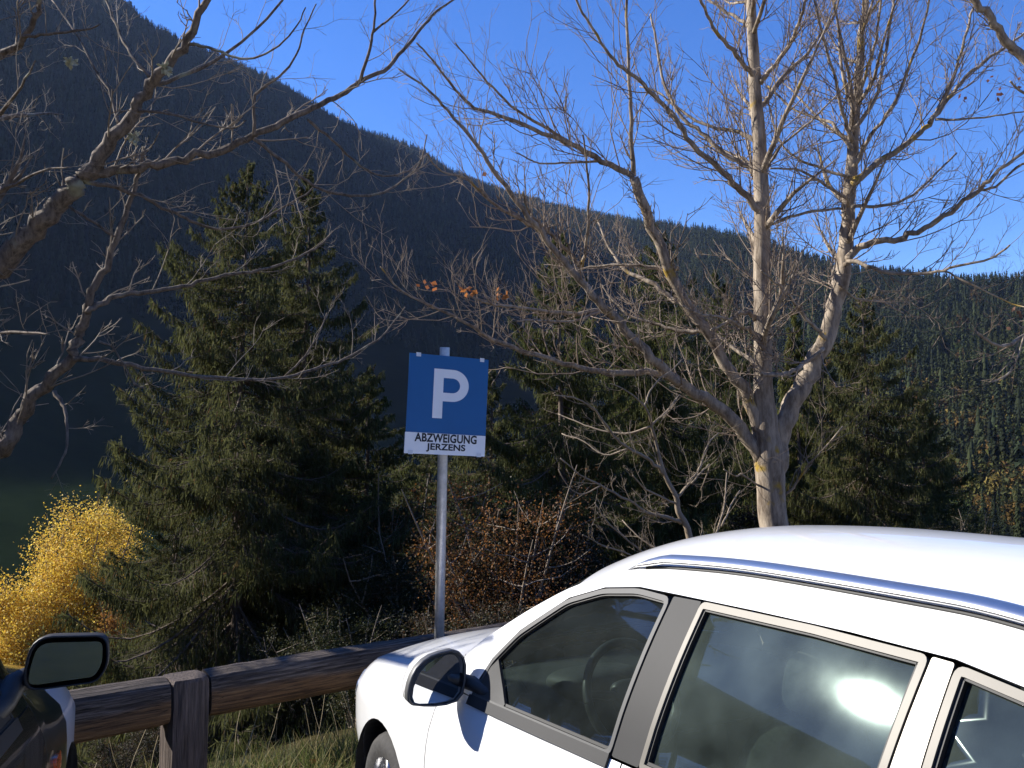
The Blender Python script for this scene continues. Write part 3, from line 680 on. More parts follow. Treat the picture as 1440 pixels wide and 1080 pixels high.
# ------------------------------------------------------------------ leafy shrubs and birches
def leafy(Hh, Rw, seed, cols, nleaf, lsize, stems, crown0=.1, pointed=.5, clump=14, spread=1.):
    rg = np.random.default_rng(seed)
    a = Acc(); az = rg.uniform(0, 6.28, stems); tilt = rg.uniform(.05, .5, stems) * spread
    d = np.stack([np.cos(az) * tilt, np.sin(az) * tilt, np.ones(stems)], -1)
    P = grow(np.zeros((stems, 3)) + rg.normal(size=(stems, 3)) * [.08, .08, 0], d, Hh * (np.concatenate([[1.02, 1.0], rg.uniform(.6, 1, stems)])[:stems] if spread < 1 else rg.uniform(.55, .85, stems)), 8, np.full(stems, .05), .07, rg)
    r0 = np.clip(Hh * .008, .008, .06)
    V, Q = tubes(P, np.full((stems, 1), r0) * np.linspace(1, .2, 8)[None], 5); a.add(V, Q)
    m = 10; s = rg.uniform(max(.2, crown0), 1, (stems, m)); j = np.clip((s * 7).astype(int), 0, 6); ii = np.arange(stems)[:, None]
    b = P[ii, j].reshape(-1, 3); d = rg.normal(size=(len(b), 3)); d[:, 2] = np.abs(d[:, 2]) * .7
    taper = (1 - pointed * np.clip(b[:, 2] / Hh, 0, 1))
    P2 = grow(b, d, Rw * taper * rg.uniform(.4, 1.0, len(b)), 6, np.full(len(b), .05), .15, rg)
    V, Q = tubes(P2, np.full((len(b), 1), r0 * .4) * np.linspace(1, .3, 6)[None], 3); a.add(V, Q)
    # leaves in clumps along the branches
    nc = nleaf // clump; i = rg.integers(0, len(b), nc); k = rg.integers(1, 6, nc); c0 = P2[i, k] + rg.normal(size=(nc, 3)) * Rw * .07
    c = np.repeat(c0, clump, 0) + rg.normal(size=(nc * clump, 3)) * Rw * .09
    N = len(c); u = norm(rg.normal(size=(N, 3)) + [0, 0, -.4]) * (lsize * rg.uniform(.6, 1.3, N))[:, None]; w = norm(np.cross(u, rg.normal(size=(N, 3)))) * (lsize * .38)
    V = np.stack([c, c + u * .5 + w, c + u, c + u * .5 - w], 1).reshape(-1, 3)
    cols = np.array(cols); cc = cols[np.repeat(rg.integers(0, len(cols), nc), clump)] * rg.uniform(.7, 1.25, (N, 1))
    return a, np_mesh('foliage', V, np.arange(N * 4).reshape(-1, 4), tint=np.repeat(cc, 4, 0))
def leafy_tree(kind, label, cat, px, d, top, Rw, seed, cols, nleaf, lsize, stems, mat=None, group=None, **kw):
    x, y, _ = at(px, 900, d); gz = float(ground_z(x, y)); Hh = at(px, top, d)[2] - gz
    o = empty(kind, (x, y, gz), label, cat, group)
    a, f = leafy(Hh, Rw, seed, cols, nleaf, lsize, stems, **kw)
    a.build('stems' if kind == 'shrub' else 'trunk', M_twig_l, o, True); link_mesh('crown', f, M_leaf, o); return o, Hh
YEL = [(.74, .53, .07), (.68, .47, .06), (.78, .60, .14), (.60, .40, .06), (.54, .32, .06)]
leafy_tree('birch_tree', 'golden yellow pointed birch left of the big spruce', 'birch', 116, 34, 690, 3.3, 31, YEL, 80000, .085, 12, group='yellow birches', pointed=.72, spread=.35)
leafy_tree('birch_tree', 'lower rounded golden birch at the left edge, beside the pointed one', 'birch', 30, 33, 815, 2.7, 32, YEL, 60000, .085, 9, group='yellow birches', pointed=.3, spread=.6)
leafy_tree('birch_tree', 'small orange yellow birch between the golden birch and the spruce skirt', 'birch', 185, 33, 770, 1.9, 33, [(.55, .26, .06), (.50, .28, .06), (.40, .2, .06)], 22000, .08, 6, group='yellow birches')
ORA = [(.17, .07, .025), (.09, .052, .02), (.25, .11, .03), (.055, .04, .017)]
BRN = [(.035, .030, .014), (.05, .036, .018), (.03, .034, .013), (.06, .032, .016)]
GRN = [(.028, .036, .012), (.045, .048, .016), (.022, .03, .011), (.055, .05, .019)]
b1, hb1 = leafy_tree('shrub', 'rusty orange leaved tall shrub right below the parking sign', 'shrub', 712, 16, 555, 1.7, 41, ORA, 16000, .05, 9, group='shrubs behind the timber rail')
b2, hb2 = leafy_tree('shrub', 'brown autumn shrub behind the lower sign pole', 'shrub', 655, 17, 690, 1.2, 42, BRN, 11000, .06, 7, group='shrubs behind the timber rail')
b3, hb3 = leafy_tree('shrub', 'dark green leafy shrub just left of the sign pole', 'shrub', 575, 19, 610, 1.5, 43, GRN, 14000, .06, 7, group='shrubs behind the timber rail')
def shrub_copy(src, h_src, px, d, top, label, wide=1.0):
    x, y, z = at(px, 900, d); gz = float(ground_z(x, y)); sc = (at(px, top, d)[2] - gz) / h_src
    c = copy_tree(src); c.location = (x, y, gz); c.scale = (sc * wide, sc * wide, sc); c.rotation_euler = (0, 0, px * .71); c['label'] = label
shrub_copy(b1, hb1, 556, 23, 562, 'reddish shrub whose top peeks out left of the sign panel', .9)
shrub_copy(b2, hb2, 760, 17, 640, 'brown shrub between the rusty shrub and the pale shrub tree', 1.1)
for px, d, top, lab in ((500, 16, 760, 'green shrub above the timber rail between the big spruce and the sign pole'), (820, 18, 700, 'green shrub low behind the white car bonnet'), (900, 19, 720, 'green shrub under the pale shrub tree'), (1020, 20, 690, 'green shrub left of the foot of the bare trunk'), (1150, 19, 690, 'green shrub right of the foot of the bare trunk'), (1260, 21, 680, 'green shrub beyond the middle of the car roof'), (1370, 24, 660, 'green shrub beyond the far roof rail'), (440, 18, 800, 'green shrub behind the rail right of the spruce trunk'), (230, 19, 880, 'green shrub behind the rail left of the spruce trunk')):
    shrub_copy(b3, hb3, px, d, top, lab, 1.2)
for px, d, top, lab in ((690, 14, 790, 'brown shrub behind the rail right of the sign pole'), (585, 13.5, 800, 'brown shrub behind the rail left of the sign pole'), (175, 7.2, 1000, 'dry brown brush under the rail beside the dark car'), (225, 7.6, 985, 'dry brown brush under the rail left of the wooden post'), (1090, 26, 640, 'brown shrub hidden low behind the bare trunk')):
    shrub_copy(b2, hb2, px, d, top, lab, 1.2)

# ------------------------------------------------------------------ grass and fallen leaves along the rail
rg = np.random.default_rng(77)
def along(N, t0, t1, s0, s1):
    t = rg.uniform(t0, t1, N); s = rg.uniform(s0, s1, N)
    p = RAIL_P + RAIL_D * t[:, None] + RAIL_N * s[:, None]
    return p
N = 15000
pc = along(520, -3.4, 1.2, -.45, 1.1); p = pc[rg.integers(0, 520, N)] + rg.normal(size=(N, 2)) * .05
base = np.stack([p[:, 0], p[:, 1], ground_z(p[:, 0], p[:, 1])], -1)
d = np.stack([rg.normal(0, .45, N), rg.normal(0, .45, N), np.ones(N)], -1)
G = grow(base, d, rg.uniform(.08, .34, N) * rg.uniform(.5, 1, N), 5, np.full(N, -.16), .06, rg)
w = norm(np.cross(norm(d), rg.normal(size=(N, 3)))) * .0028
V = np.stack([G - w[:, None] * np.linspace(1, .15, 5)[None, :, None], G + w[:, None] * np.linspace(1, .15, 5)[None, :, None]], 2).reshape(-1, 3)
bi = (np.arange(N)[:, None] * 10 + np.arange(4)[None] * 2).reshape(-1)
Q = np.stack([bi, bi + 1, bi + 3, bi + 2], -1)
gc = np.array([(.10, .13, .03), (.16, .16, .05), (.30, .25, .11), (.07, .10, .025)])[rg.integers(0, 4, N)] * rg.uniform(.7, 1.2, (N, 1))
go = link_mesh('grass', np_mesh('grass', V, Q, tint=np.repeat(gc, 10, 0)), M_leaf); tag(go, 'green and straw coloured grass tufts under the timber rail', 'grass', kind='stuff')
N = 900
p = along(N, -3.2, 1.2, -.8, .9); c = np.stack([p[:, 0], p[:, 1], ground_z(p[:, 0], p[:, 1]) + rg.uniform(.005, .05, N)], -1)
u = norm(rg.normal(size=(N, 3)) * [1, 1, .35]) * rg.uniform(.03, .055, (N, 1)); w = norm(np.cross(u, rg.normal(size=(N, 3)) * .3 + [0, 0, 1])) * rg.uniform(.015, .03, (N, 1))
V = np.stack([c, c + u * .5 + w, c + u, c + u * .5 - w], 1).reshape(-1, 3)
lc = np.array([(.30, .12, .05), (.22, .11, .06), (.36, .18, .08)])[rg.integers(0, 3, N)] * rg.uniform(.5, 1.1, (N, 1))
lo = link_mesh('fallen_leaves', np_mesh('fallen_leaves', V, np.arange(N * 4).reshape(-1, 4), tint=np.repeat(lc, 4, 0)), M_leaf); tag(lo, 'fallen brown and orange leaves lying in the grass under the rail', 'leaves', kind='stuff')
N = 60
p = along(N, -3.4, .8, .1, 1.2); base = np.stack([p[:, 0], p[:, 1], ground_z(p[:, 0], p[:, 1])], -1)
d = np.stack([rg.normal(0, .25, N), rg.normal(0, .25, N), np.ones(N)], -1)
G = grow(base, d, rg.uniform(.25, .6, N), 6, np.full(N, -.03), .06, rg); a = Acc(); V, Q = tubes(G, np.full((N, 6), .0018), 3); a.add(V, Q)
st = a.build('dry_stalks', simple('straw', (.36, .29, .17), .8)); tag(st, 'thin dry straw stalks standing among the grass by the rail', 'stalks', kind='stuff')
# ------------------------------------------------------------------ timber guard rail
M_wood, n, l, b = new_mat('weathered_timber')
tc = n.new('ShaderNodeTexCoord'); mp = n.new('ShaderNodeMapping'); mp.inputs['Scale'].default_value = (1.0, 22, 22); l.new(tc.outputs['Object'], mp.inputs[0])
t = n.new('ShaderNodeTexNoise'); t.inputs['Scale'].default_value = 3.2; t.inputs['Detail'].default_value = 10; t.inputs['Roughness'].default_value = .72; l.new(mp.outputs[0], t.inputs[0])
def rampN(inp, els):
    r = n.new('ShaderNodeValToRGB'); l.new(inp, r.inputs[0])
    while len(r.color_ramp.elements) < len(els): r.color_ramp.elements.new(.5)
    for e, (p, c) in zip(r.color_ramp.elements, els): e.position = p; e.color = (*c, 1)
    return r.outputs[0]
grey = rampN(t.outputs[0], [(.36, (.014, .010, .008)), (.5, (.072, .055, .044)), (.66, (.20, .16, .132))])
brown = rampN(t.outputs[0], [(.34, (.04, .021, .010)), (.52, (.17, .092, .040)), (.70, (.28, .165, .075))])
sp = n.new('ShaderNodeSeparateXYZ'); l.new(tc.outputs['Object'], sp.inputs[0])
t2 = n.new('ShaderNodeTexNoise'); t2.inputs['Scale'].default_value = 2.2; t2.inputs['Detail'].default_value = 5; l.new(tc.outputs['Object'], t2.inputs[0])
ad = n.new('ShaderNodeMath'); ad.operation = 'MULTIPLY_ADD'; ad.inputs[1].default_value = .10; l.new(t2.outputs[0], ad.inputs[0]); l.new(sp.outputs[2], ad.inputs[2])
mr = n.new('ShaderNodeMapRange'); mr.inputs[1].default_value = .635; mr.inputs[2].default_value = .665; l.new(ad.outputs[0], mr.inputs[0])
mx = n.new('ShaderNodeMixRGB'); l.new(mr.outputs[0], mx.inputs[0]); l.new(brown, mx.inputs[1]); l.new(grey, mx.inputs[2]); mpc = n.new('ShaderNodeMapping'); mpc.inputs['Scale'].default_value = (.7, 26, 26); l.new(tc.outputs['Object'], mpc.inputs[0])
tcr = n.new('ShaderNodeTexNoise'); tcr.inputs['Scale'].default_value = 1.6; tcr.inputs['Detail'].default_value = 3; l.new(mpc.outputs[0], tcr.inputs[0])
crk = rampN(tcr.outputs[0], [(.455, (1, 1, 1)), (.478, (.12, .12, .12)), (.50, (1, 1, 1))])
mxc = n.new('ShaderNodeMixRGB'); mxc.blend_type = 'MULTIPLY'; mxc.inputs[0].default_value = .85; l.new(mx.outputs[0], mxc.inputs[1]); l.new(crk, mxc.inputs[2]); l.new(mxc.outputs[0], b.inputs['Base Color'])
bp = n.new('ShaderNodeBump'); bp.inputs['Strength'].default_value = 1; bp.inputs['Distance'].default_value = .02; l.new(t.outputs[0], bp.inputs['Height']); l.new(bp.outputs[0], b.inputs['Normal'])
b.inputs['Roughness'].default_value = .8; b.inputs['Specular IOR Level'].default_value = .3
M_post = simple('post_timber', (.085, .065, .055), .85, noise=.6, nscale=5, bump=1, bscale=8, stretch=(12, 12, .9), spec=.25)
M_orange_lichen = simple('orange_lichen', (.40, .14, .03), .95, noise=.4, nscale=60)
ra = math.atan2(RAIL_D[1], RAIL_D[0])
fence = empty('timber_rail_fence', (RAIL_P[0], RAIL_P[1], 0), 'weathered timber guard rail on squat wooden posts along the car park edge', 'fence', rz=ra)
rgf = np.random.default_rng(3)
posts_t = [-7.18, -4.58, -1.98, .62, 3.22, 5.82, 8.42]
for pt in posts_t:
    bm = bmesh.new(); zs = [-.35, .1, .35, .6, .675, .690]
    for i, z in enumerate(zs):
        h = .094 * (1 if i < 4 else (.985, .93)[i - 4])
        for q in range(20):
            a_ = q * 2 * PI / 20 + PI / 20; c_, s_ = math.cos(a_), math.sin(a_); k = (abs(c_)**7 + abs(s_)**7) ** (-1 / 7)
            bm.verts.new((pt + c_ * k * h + rgf.normal() * .0012, s_ * k * h * 1.05 + rgf.normal() * .0012, z))
    bm.verts.ensure_lookup_table()
    for i in range(len(zs) - 1):
        for q in range(20): bm.faces.new([bm.verts[i * 20 + q], bm.verts[i * 20 + (q + 1) % 20], bm.verts[(i + 1) * 20 + (q + 1) % 20], bm.verts[(i + 1) * 20 + q]])
    bm.faces.new([bm.verts[(len(zs) - 1) * 20 + q] for q in range(20)])
    me = bpy.data.meshes.new('post'); bm.to_mesh(me); bm.free(); link_mesh('post', me, M_post, fence)
for p0, p1 in zip(posts_t[:-1], posts_t[1:]):
    x0, x1 = p0 + .098, p1 - .098; nx = 40; k = 28; V = []; F = []
    for i in range(nx + 1):
        x = x0 + (x1 - x0) * i / nx; sh = .96 if i in (0, nx) else 1
        for q in range(k):
            a_ = q * 2 * PI / k; c_, s_ = math.cos(a_), math.sin(a_); e = 3.6 if s_ < 0 else 3.0; m_ = (abs(c_)**e + abs(s_)**e) ** (-1 / e)
            crack = -.010 if q == 4 else 0
            V.append((x, c_ * m_ * (.098 * sh + crack) + .003 * math.sin(x * 2.3 + q), .588 + s_ * m_ * (.111 * sh) + .004 * math.sin(x * 1.7 + q * .9) + rgf.normal() * .0010))
    F = [(i * k + q, i * k + (q + 1) % k, (i + 1) * k + (q + 1) % k, (i + 1) * k + q) for i in range(nx) for q in range(k)]
    me = bpy.data.meshes.new('rail'); me.from_pydata(V, [], F + [tuple(range(k)), tuple(range(nx * k, nx * k + k))[::-1]]); me.update()
    o = link_mesh('rail', me, M_wood, fence)
    bm = bmesh.new(); bm.from_mesh(me); bmesh.ops.recalc_face_normals(bm, faces=bm.faces); bm.to_mesh(me); bm.free()
    if p0 == -1.98:
        for (lx, lz, s_) in ((-.82, .625, .024), (-.70, .612, .028)):
            a = Acc()
            for _ in range(16):
                c = np.array([lx + rgf.normal() * s_ * .6, -.0985 - rgf.uniform(0, .004), lz + rgf.normal() * s_ * .4]); u = rgf.uniform(.003, .008)
                a.add([c + (-u, 0, -u), c + (u, 0, -u), c + (u, -.002, u), c + (-u, -.002, u)], [(0, 1, 2, 3)])
            a.build('lichen_patch', M_orange_lichen, o)

# ------------------------------------------------------------------ parking sign
M_galv = simple('galvanised_steel', (.56, .55, .53), .5, .75, noise=.18, nscale=30, bump=.05)
M_blue = simple('sign_blue', (.004, .105, .29), .4, noise=.04, nscale=8)
M_white = simple('sign_white', (.86, .85, .83), .5, noise=.03, nscale=8)
M_black = simple('sign_black', (.012, .012, .014), .5)
M_clip = simple('sign_clip', (.70, .70, .70), .35)
pt_, pb_ = at(625.5, 488.5, 5.08), at(617.5, 900, 5.08)
dirp = (pb_ - pt_) / (pt_[2] - pb_[2]); foot = pt_ + dirp * (pt_[2] + .02)
sroot = np.array([foot[0], foot[1], 0.])
sign = empty('parking_sign', sroot, 'blue and white parking sign on a round galvanised pole in front of the rail', 'sign')
a = Acc(); a.tube([pt_ + dirp * (pt_[2] + .3), pt_ + dirp * .003, pt_], [.0295, .0295, .028], 28, cap=True); a.build('pole', M_galv, sign, True, sroot)
th = math.asin(.38); ro = rad(2.4)
e1 = np.array([math.cos(th), math.sin(th), 0]); e2 = np.array([0, 0, 1.]); nn = np.array([math.sin(th), -math.cos(th), 0])
e1, e2 = e1 * math.cos(ro) - e2 * math.sin(ro), e2 * math.cos(ro) + e1 * math.sin(ro)
SW, SH = .492, .583
cen = at(629.5, 570, 5.03)
def sg(x, y, dn): return cen + e1 * (x - SW / 2) + e2 * (SH / 2 - y) + nn * dn - sroot
def bowf(x): return -.004 * (2 * x / SW - 1) ** 2
def slab(name, x0, x1, y0, y1, d0, d1, mat, r=.0, par=sign):
    bm = bmesh.new(); nx = 12; rows = []
    for dd in (d0, d1):
        for y in (y0, y1): rows.append([bm.verts.new(sg(x0 + (x1 - x0) * i / nx, y, dd + bowf(x0 + (x1 - x0) * i / nx))) for i in range(nx + 1)])
    A_, B_, C_, D_ = rows
    for i in range(nx):
        for P, Q_ in ((A_, B_), (C_, D_), (A_, C_), (B_, D_)): bm.faces.new([P[i], P[i + 1], Q_[i + 1], Q_[i]])
    for i in (0, nx): bm.faces.new([A_[i], B_[i], D_[i], C_[i]])
    bmesh.ops.recalc_face_normals(bm, faces=bm.faces)
    me = bpy.data.meshes.new(name); bm.to_mesh(me); bm.free(); return link_mesh(name, me, mat, par)
BH = .4595
blue = slab('panel', 0, SW, 0, BH, 0, .004, M_blue)
plate = slab('plate', -.003, SW, BH + .0005, SH, 0, .004, M_white); plate['label'] = 'white lower plate with two lines of black lettering'
sx, sy = SW / 109.5, SH / 138
out = [(609, 590.5), (609, 521.5)] + [(635 + 22.5 * math.sin(t_), 544 - 22.5 * math.cos(t_)) for t_ in np.linspace(0, PI, 25)] + [(622.3, 566.5), (622.3, 590.5)]
inn = [(622.3, 533.8), (622.3, 554.4)] + [(635 + 10.3 * math.sin(t_), 544.1 + 10.3 * math.cos(t_)) for t_ in np.linspace(0, PI, 17)]
tob = lambda P: [((x - 575) * sx, (y - 502.6) * sy) for x, y in P]
def inside(p, poly):
    x, y = p; c = False; j = len(poly) - 1
    for i in range(len(poly)):
        if (poly[i][1] > y) != (poly[j][1] > y) and x < (poly[j][0] - poly[i][0]) * (y - poly[i][1]) / (poly[j][1] - poly[i][1]) + poly[i][0]: c = not c
        j = i
    return c
def cdt(loops, extra=()):
    v = []; e = []
    for lp in loops:
        s = len(v); v += [Vector(p) for p in lp]; e += [(s + i, s + (i + 1) % len(lp)) for i in range(len(lp))]
    v += [Vector(p) for p in extra]
    rv, re_, rf, *_ = delaunay_2d_cdt(v, e, [], 0, 1e-6)
    keep = []
    for f in rf:
        c = sum((rv[i] for i in f), Vector((0, 0))) / len(f)
        if inside(c, loops[0]) and not any(inside(c, h) for h in loops[1:]): keep.append(tuple(f))
    return [tuple(p) for p in rv], keep
pv, pf = cdt([tob(out), tob(inn)])
me = bpy.data.meshes.new('letter'); me.from_pydata([sg(x, y, .0055 + bowf(x)) for x, y in pv], [], pf); me.update(); link_mesh('letter', me, M_white, blue)
def text_mesh(body, x0, x1, y0, y1):
    cu = bpy.data.curves.new('text', 'FONT'); cu.body = body; cu.offset = .031; cu.resolution_u = 12; cu.space_character = 1.03
    ob = bpy.data.objects.new('text', cu); COL.objects.link(ob); dg = bpy.context.evaluated_depsgraph_get(); dg.update()
    me = bpy.data.meshes.new_from_object(ob.evaluated_get(dg)); bpy.data.objects.remove(ob)
    V = np.array([v.co[:] for v in me.vertices]); lo_, hi_ = V.min(0), V.max(0)
    for v in me.vertices:
        x = x0 + (v.co.x - lo_[0]) / (hi_[0] - lo_[0]) * (x1 - x0); y = y1 - (v.co.y - lo_[1]) / (hi_[1] - lo_[1]) * (y1 - y0)
        v.co = sg(x, y, .0055 + bowf(x))
    me.update(); me.materials.clear(); me.name = 'lettering'; link_mesh('lettering', me, M_black, plate)
text_mesh('ABZWEIGUNG', (587 - 575) * sx, (672 - 575) * sx, (611.8 - 502.6) * sy, (623.9 - 502.6) * sy)
text_mesh('JERZENS', (603 - 575) * sx, (656.5 - 575) * sx, (625.4 - 502.6) * sy, (637.2 - 502.6) * sy)
for x, y in ((12, 0), (100, 0), (7.5, 138), (101, 138)):
    y_ = y * sy; w_ = .0135
    slab('clip', x * sx - w_, x * sx + w_, y_ - .018 if y else -.006, y_ + .004 if y else .017, .0045, .0075, M_clip)
for y in (.1, .38):
    a = Acc()
    c0 = cen + e2 * (SH / 2 - y) - nn * .006; pc_ = pt_ + dirp * (pt_[2] - c0[2])
    a.box((c0 + pc_) / 2 - sroot, (.06, .003, .015), np.stack([e1, nn, e2], 1)); 
    a.tube([pc_ - sroot + (0, 0, -.015), pc_ - sroot + (0, 0, .015)], [.034, .034], 20)
    a.build('bracket', M_galv, sign)
# ------------------------------------------------------------------ cars
Vf = pchip([-.9, -.86, -.76, -.6, -.4, 0, .5, 1.5, 2.3, 2.7, 3.1, 3.4, 3.55, 3.62], [.30, .50, .66, .775, .835, .87, .88, .88, .88, .87, .84, .78, .62, .3])
Zf = pchip([.15, .35, .5, .65, .78, .88, .93, 1.05, 1.2, 1.35, 1.43], [-.08, -.02, 0, 0, -.015, -.05, -.075, -.12, -.19, -.275, -.325])
Ef = pchip([-.9, -.86, -.75, -.5, -.2, .1, .42, .6, .8, 1.0, 1.2, 1.4, 1.6, 2.0, 2.5, 2.8, 3.1, 3.3, 3.5, 3.6, 3.62], [.50, .60, .67, .765, .83, .872, .915, 1.0, 1.115, 1.235, 1.335, 1.395, 1.42, 1.435, 1.43, 1.40, 1.33, 1.22, .95, .70, .55])
Cf = pchip([-.9, -.86, -.75, -.5, -.2, .1, .42, .6, .8, 1.0, 1.2, 1.4, 1.6, 2.0, 2.5, 2.8, 3.1, 3.3, 3.5, 3.6, 3.62], [.52, .66, .745, .845, .91, .955, .99, 1.10, 1.24, 1.37, 1.465, 1.513, 1.538, 1.553, 1.548, 1.52, 1.44, 1.30, 1.0, .74, .56])
beltf = pchip([.4, .62, .80, 1.016, 1.645, 2.46, 3.02, 3.2, 3.5], [.88, .893, .896, .903, .929, .958, .985, .985, .95])
def S(u, z):
    v = Vf(u) + Zf(z)
    e = Ef(u); k = np.clip(1 - (u - .25) / .5, 0, 1)
    v = v - .10 * k * np.clip((z - (e - .15)) / .15, 0, 1) ** 2
    v = v - .02 * np.clip((u - 1.3) / .3, 0, 1) * np.clip((z - (e - .05)) / .05, 0, 1) ** 2
    return v
def resample(poly, step):
    out = []
    for i in range(len(poly)):
        p, q = np.array(poly[i]), np.array(poly[(i + 1) % len(poly)]); k = max(1, int(np.linalg.norm(q - p) / step))
        out += [tuple(p + (q - p) * j / k) for j in range(k)]
    return out
def rounded(poly, r, k=5):
    out = []; N = len(poly)
    for i in range(N):
        p0, p, p1 = (np.array(poly[j % N], float) for j in (i - 1, i, i + 1)); a_, b_ = p0 - p, p1 - p; la, lb = np.linalg.norm(a_), np.linalg.norm(b_)
        rr_ = min(r, la * .45, lb * .45)
        A_, B_ = p + a_ / la * rr_, p + b_ / lb * rr_
        for t_ in np.linspace(0, 1, k): out.append(tuple((1 - t_)**2 * A_ + 2 * t_ * (1 - t_) * p + t_ * t_ * B_))
    return out
def offset_poly(poly, d):
    P = np.array(poly); area = sum(P[i - 1][0] * P[i][1] - P[i][0] * P[i - 1][1] for i in range(len(P))); sg_ = 1 if area > 0 else -1
    t_ = norm(np.roll(P, -1, 0) - P); nrm = np.stack([-t_[:, 1], t_[:, 0]], -1) * sg_
    nv = nrm + np.roll(nrm, 1, 0); nv = nv / np.maximum((nv * nv).sum(1, keepdims=True) / 2, .35)
    return [tuple(p) for p in P + nv * d]
def seg_dist(p, poly):
    P = np.array(poly); Q_ = np.roll(P, -1, 0); d = Q_ - P; t_ = np.clip(((p - P) * d).sum(1) / np.maximum((d * d).sum(1), 1e-12), 0, 1)
    return np.linalg.norm(P + d * t_[:, None] - p, axis=1).min()

def build_car(root, paint, kz, mats, right_hand_mirror, opt):
    def L3(u, v, z): return np.array([-u, v, z * kz])
    def panel(name, poly, side, mat, parent=root, holes=(), inset=0., thick=.008, grid=.07, step=.05):
        poly = resample(poly, step); holes = [resample(h, step) for h in holes]
        P = np.array(poly); ex_ = []
        for x in np.arange(P[:, 0].min(), P[:, 0].max(), grid):
            for y in np.arange(P[:, 1].min(), P[:, 1].max(), grid * .8):
                if inside((x, y), poly) and not any(inside((x, y), h) for h in holes) and min(seg_dist(np.array([x, y]), q) for q in [poly] + holes) > grid * .35: ex_.append((x, y))
        v2, fs = cdt([poly] + holes, ex_)
        V = [L3(u, side * (float(S(u, z)) - inset), z) for u, z in v2]
        F = []
        for f in fs:
            nr_ = np.cross(V[f[1]] - V[f[0]], V[f[2]] - V[f[0]]); F.append(f if nr_[1] * side > 0 else f[::-1])
        me = bpy.data.meshes.new(name); me.from_pydata(V, [], F); me.polygons.foreach_set('use_smooth', np.ones(len(F), bool)); me.update()
        o = link_mesh(name, me, mat, parent)
        if name in ('front_door', 'rear_door', 'side_frame', 'rear_wing', 'window_trim', 'rear_pillar', 'front_wing'): me.materials.append(mats['dark'])
        if thick:
            md = o.modifiers.new('thickness', 'SOLIDIFY'); md.thickness = thick; md.offset = -1
            if len(me.materials) > 1: md.material_offset = 1; md.material_offset_rim = 0 if name == 'window_trim' else 1
            es = o.modifiers.new('crisp_edges', 'EDGE_SPLIT'); es.split_angle = rad(38)
        return o
    def top(name, u0, u1, nu, mat, bow0=0, bow1=0, inset=0., shrink=1., thick=.006, nt=33):
        V = []; t_ = np.linspace(-1, 1, nt)
        for i in range(nu + 1):
            uu = u0 + (u1 - u0) * i / nu; bow = bow0 + (bow1 - bow0) * i / nu
            for q in t_:
                u = uu - bow * (1 - q * q); e, c = float(Ef(u)), float(Cf(u)); w = float(S(u, e)) * shrink
                z = e + (c - e) * (1 - abs(q) ** 2.3) - inset
                V.append(L3(u, w * q, z))
        F = [(i * nt + j, i * nt + j + 1, (i + 1) * nt + j + 1, (i + 1) * nt + j) for i in range(nu) for j in range(nt - 1)]
        me = bpy.data.meshes.new(name); me.from_pydata(V, [], F); me.polygons.foreach_set('use_smooth', np.ones(len(F), bool)); me.update()
        if me.polygons[len(F) // 2].normal.z < 0: me.flip_normals()
        o = link_mesh(name, me, mat, root)
        if thick:
            md = o.modifiers.new('thickness', 'SOLIDIFY'); md.thickness = thick; md.offset = -1
            es = o.modifiers.new('crisp_edges', 'EDGE_SPLIT'); es.split_angle = rad(38)
        return o
    WR, CZ, AR = opt.get('wr', .275), opt.get('cz', .275), opt.get('ar', .335)
    arc = lambda cu, a0, a1, k=18: [(cu + AR * math.cos(t_), CZ + AR * math.sin(t_)) for t_ in np.linspace(a0, a1, k)]
    E_ = lambda us: [(float(u), float(Ef(u))) for u in us]
    B_ = lambda us: [(float(u), float(beltf(u))) for u in us]
    F_out = [(.80, .898), (1.016, .905), (1.645, .931), (1.675, 1.360), (1.517, 1.364), (1.349, 1.342), (1.183, 1.288), (.973, 1.150), (.86, 1.035)]
    R_out = [(1.772, .938), (2.462, .962), (2.502, 1.357), (2.2, 1.366), (1.803, 1.366)]
    Q_out = [(2.540, .966), (3.0, .988), (3.17, 1.06), (3.12, 1.2), (2.9, 1.3), (2.562, 1.353)]
    Bp = [(1.6495, .935), (1.7675, .940), (1.798, 1.364), (1.680, 1.362)]
    Cp = [(2.4665, .964), (2.5355, .966), (2.557, 1.352), (2.507, 1.355)]
    D_top = [(.80, .94), (.86, 1.039), (.973, 1.154), (1.183, 1.292), (1.349, 1.346), (1.517, 1.368), (1.68, 1.369), (2.0, 1.370), (2.3, 1.368), (2.556, 1.359), (2.9, 1.306), (3.125, 1.205), (3.178, 1.06), (3.02, .986)]
    shell = [(.62, .897)] + E_(np.linspace(.62, 3.5, 60)) + [(3.46, .958), (3.2, .989)] + D_top[::-1] + [(.80, .900)]
    fender = [(-.88, .24), (-AR, .22)] + arc(0, PI, 0) + [(AR, .22), (.49, .22), (.515, .6), (.54, .72), (.565, .80), (.595, .87), (.612, .93)] + E_(np.linspace(.612, -.895, 40))
    fdoor = [(.495, .22), (1.698, .22), (1.698, .931)] + B_(np.linspace(1.645, .62, 14)) + [(.6, .87), (.57, .80), (.545, .72), (.52, .6)]
    rdoor = [(1.704, .22), (2.27, .22), (2.26, .5), (2.32, .64), (2.44, .78), (2.493, .957)] + B_(np.linspace(2.4, 1.704, 9))
    quarter = [(2.275, .22), (2.65 - AR, .22)] + arc(2.65, PI, 0) + [(2.65 + AR, .22), (3.5, .26), (3.6, .4), (3.615, .56)] + E_(np.linspace(3.61, 3.5, 6)) + [(3.46, .954)] + B_(np.linspace(3.3, 2.5, 9)) + [(2.446, .78), (2.326, .64), (2.266, .5)]
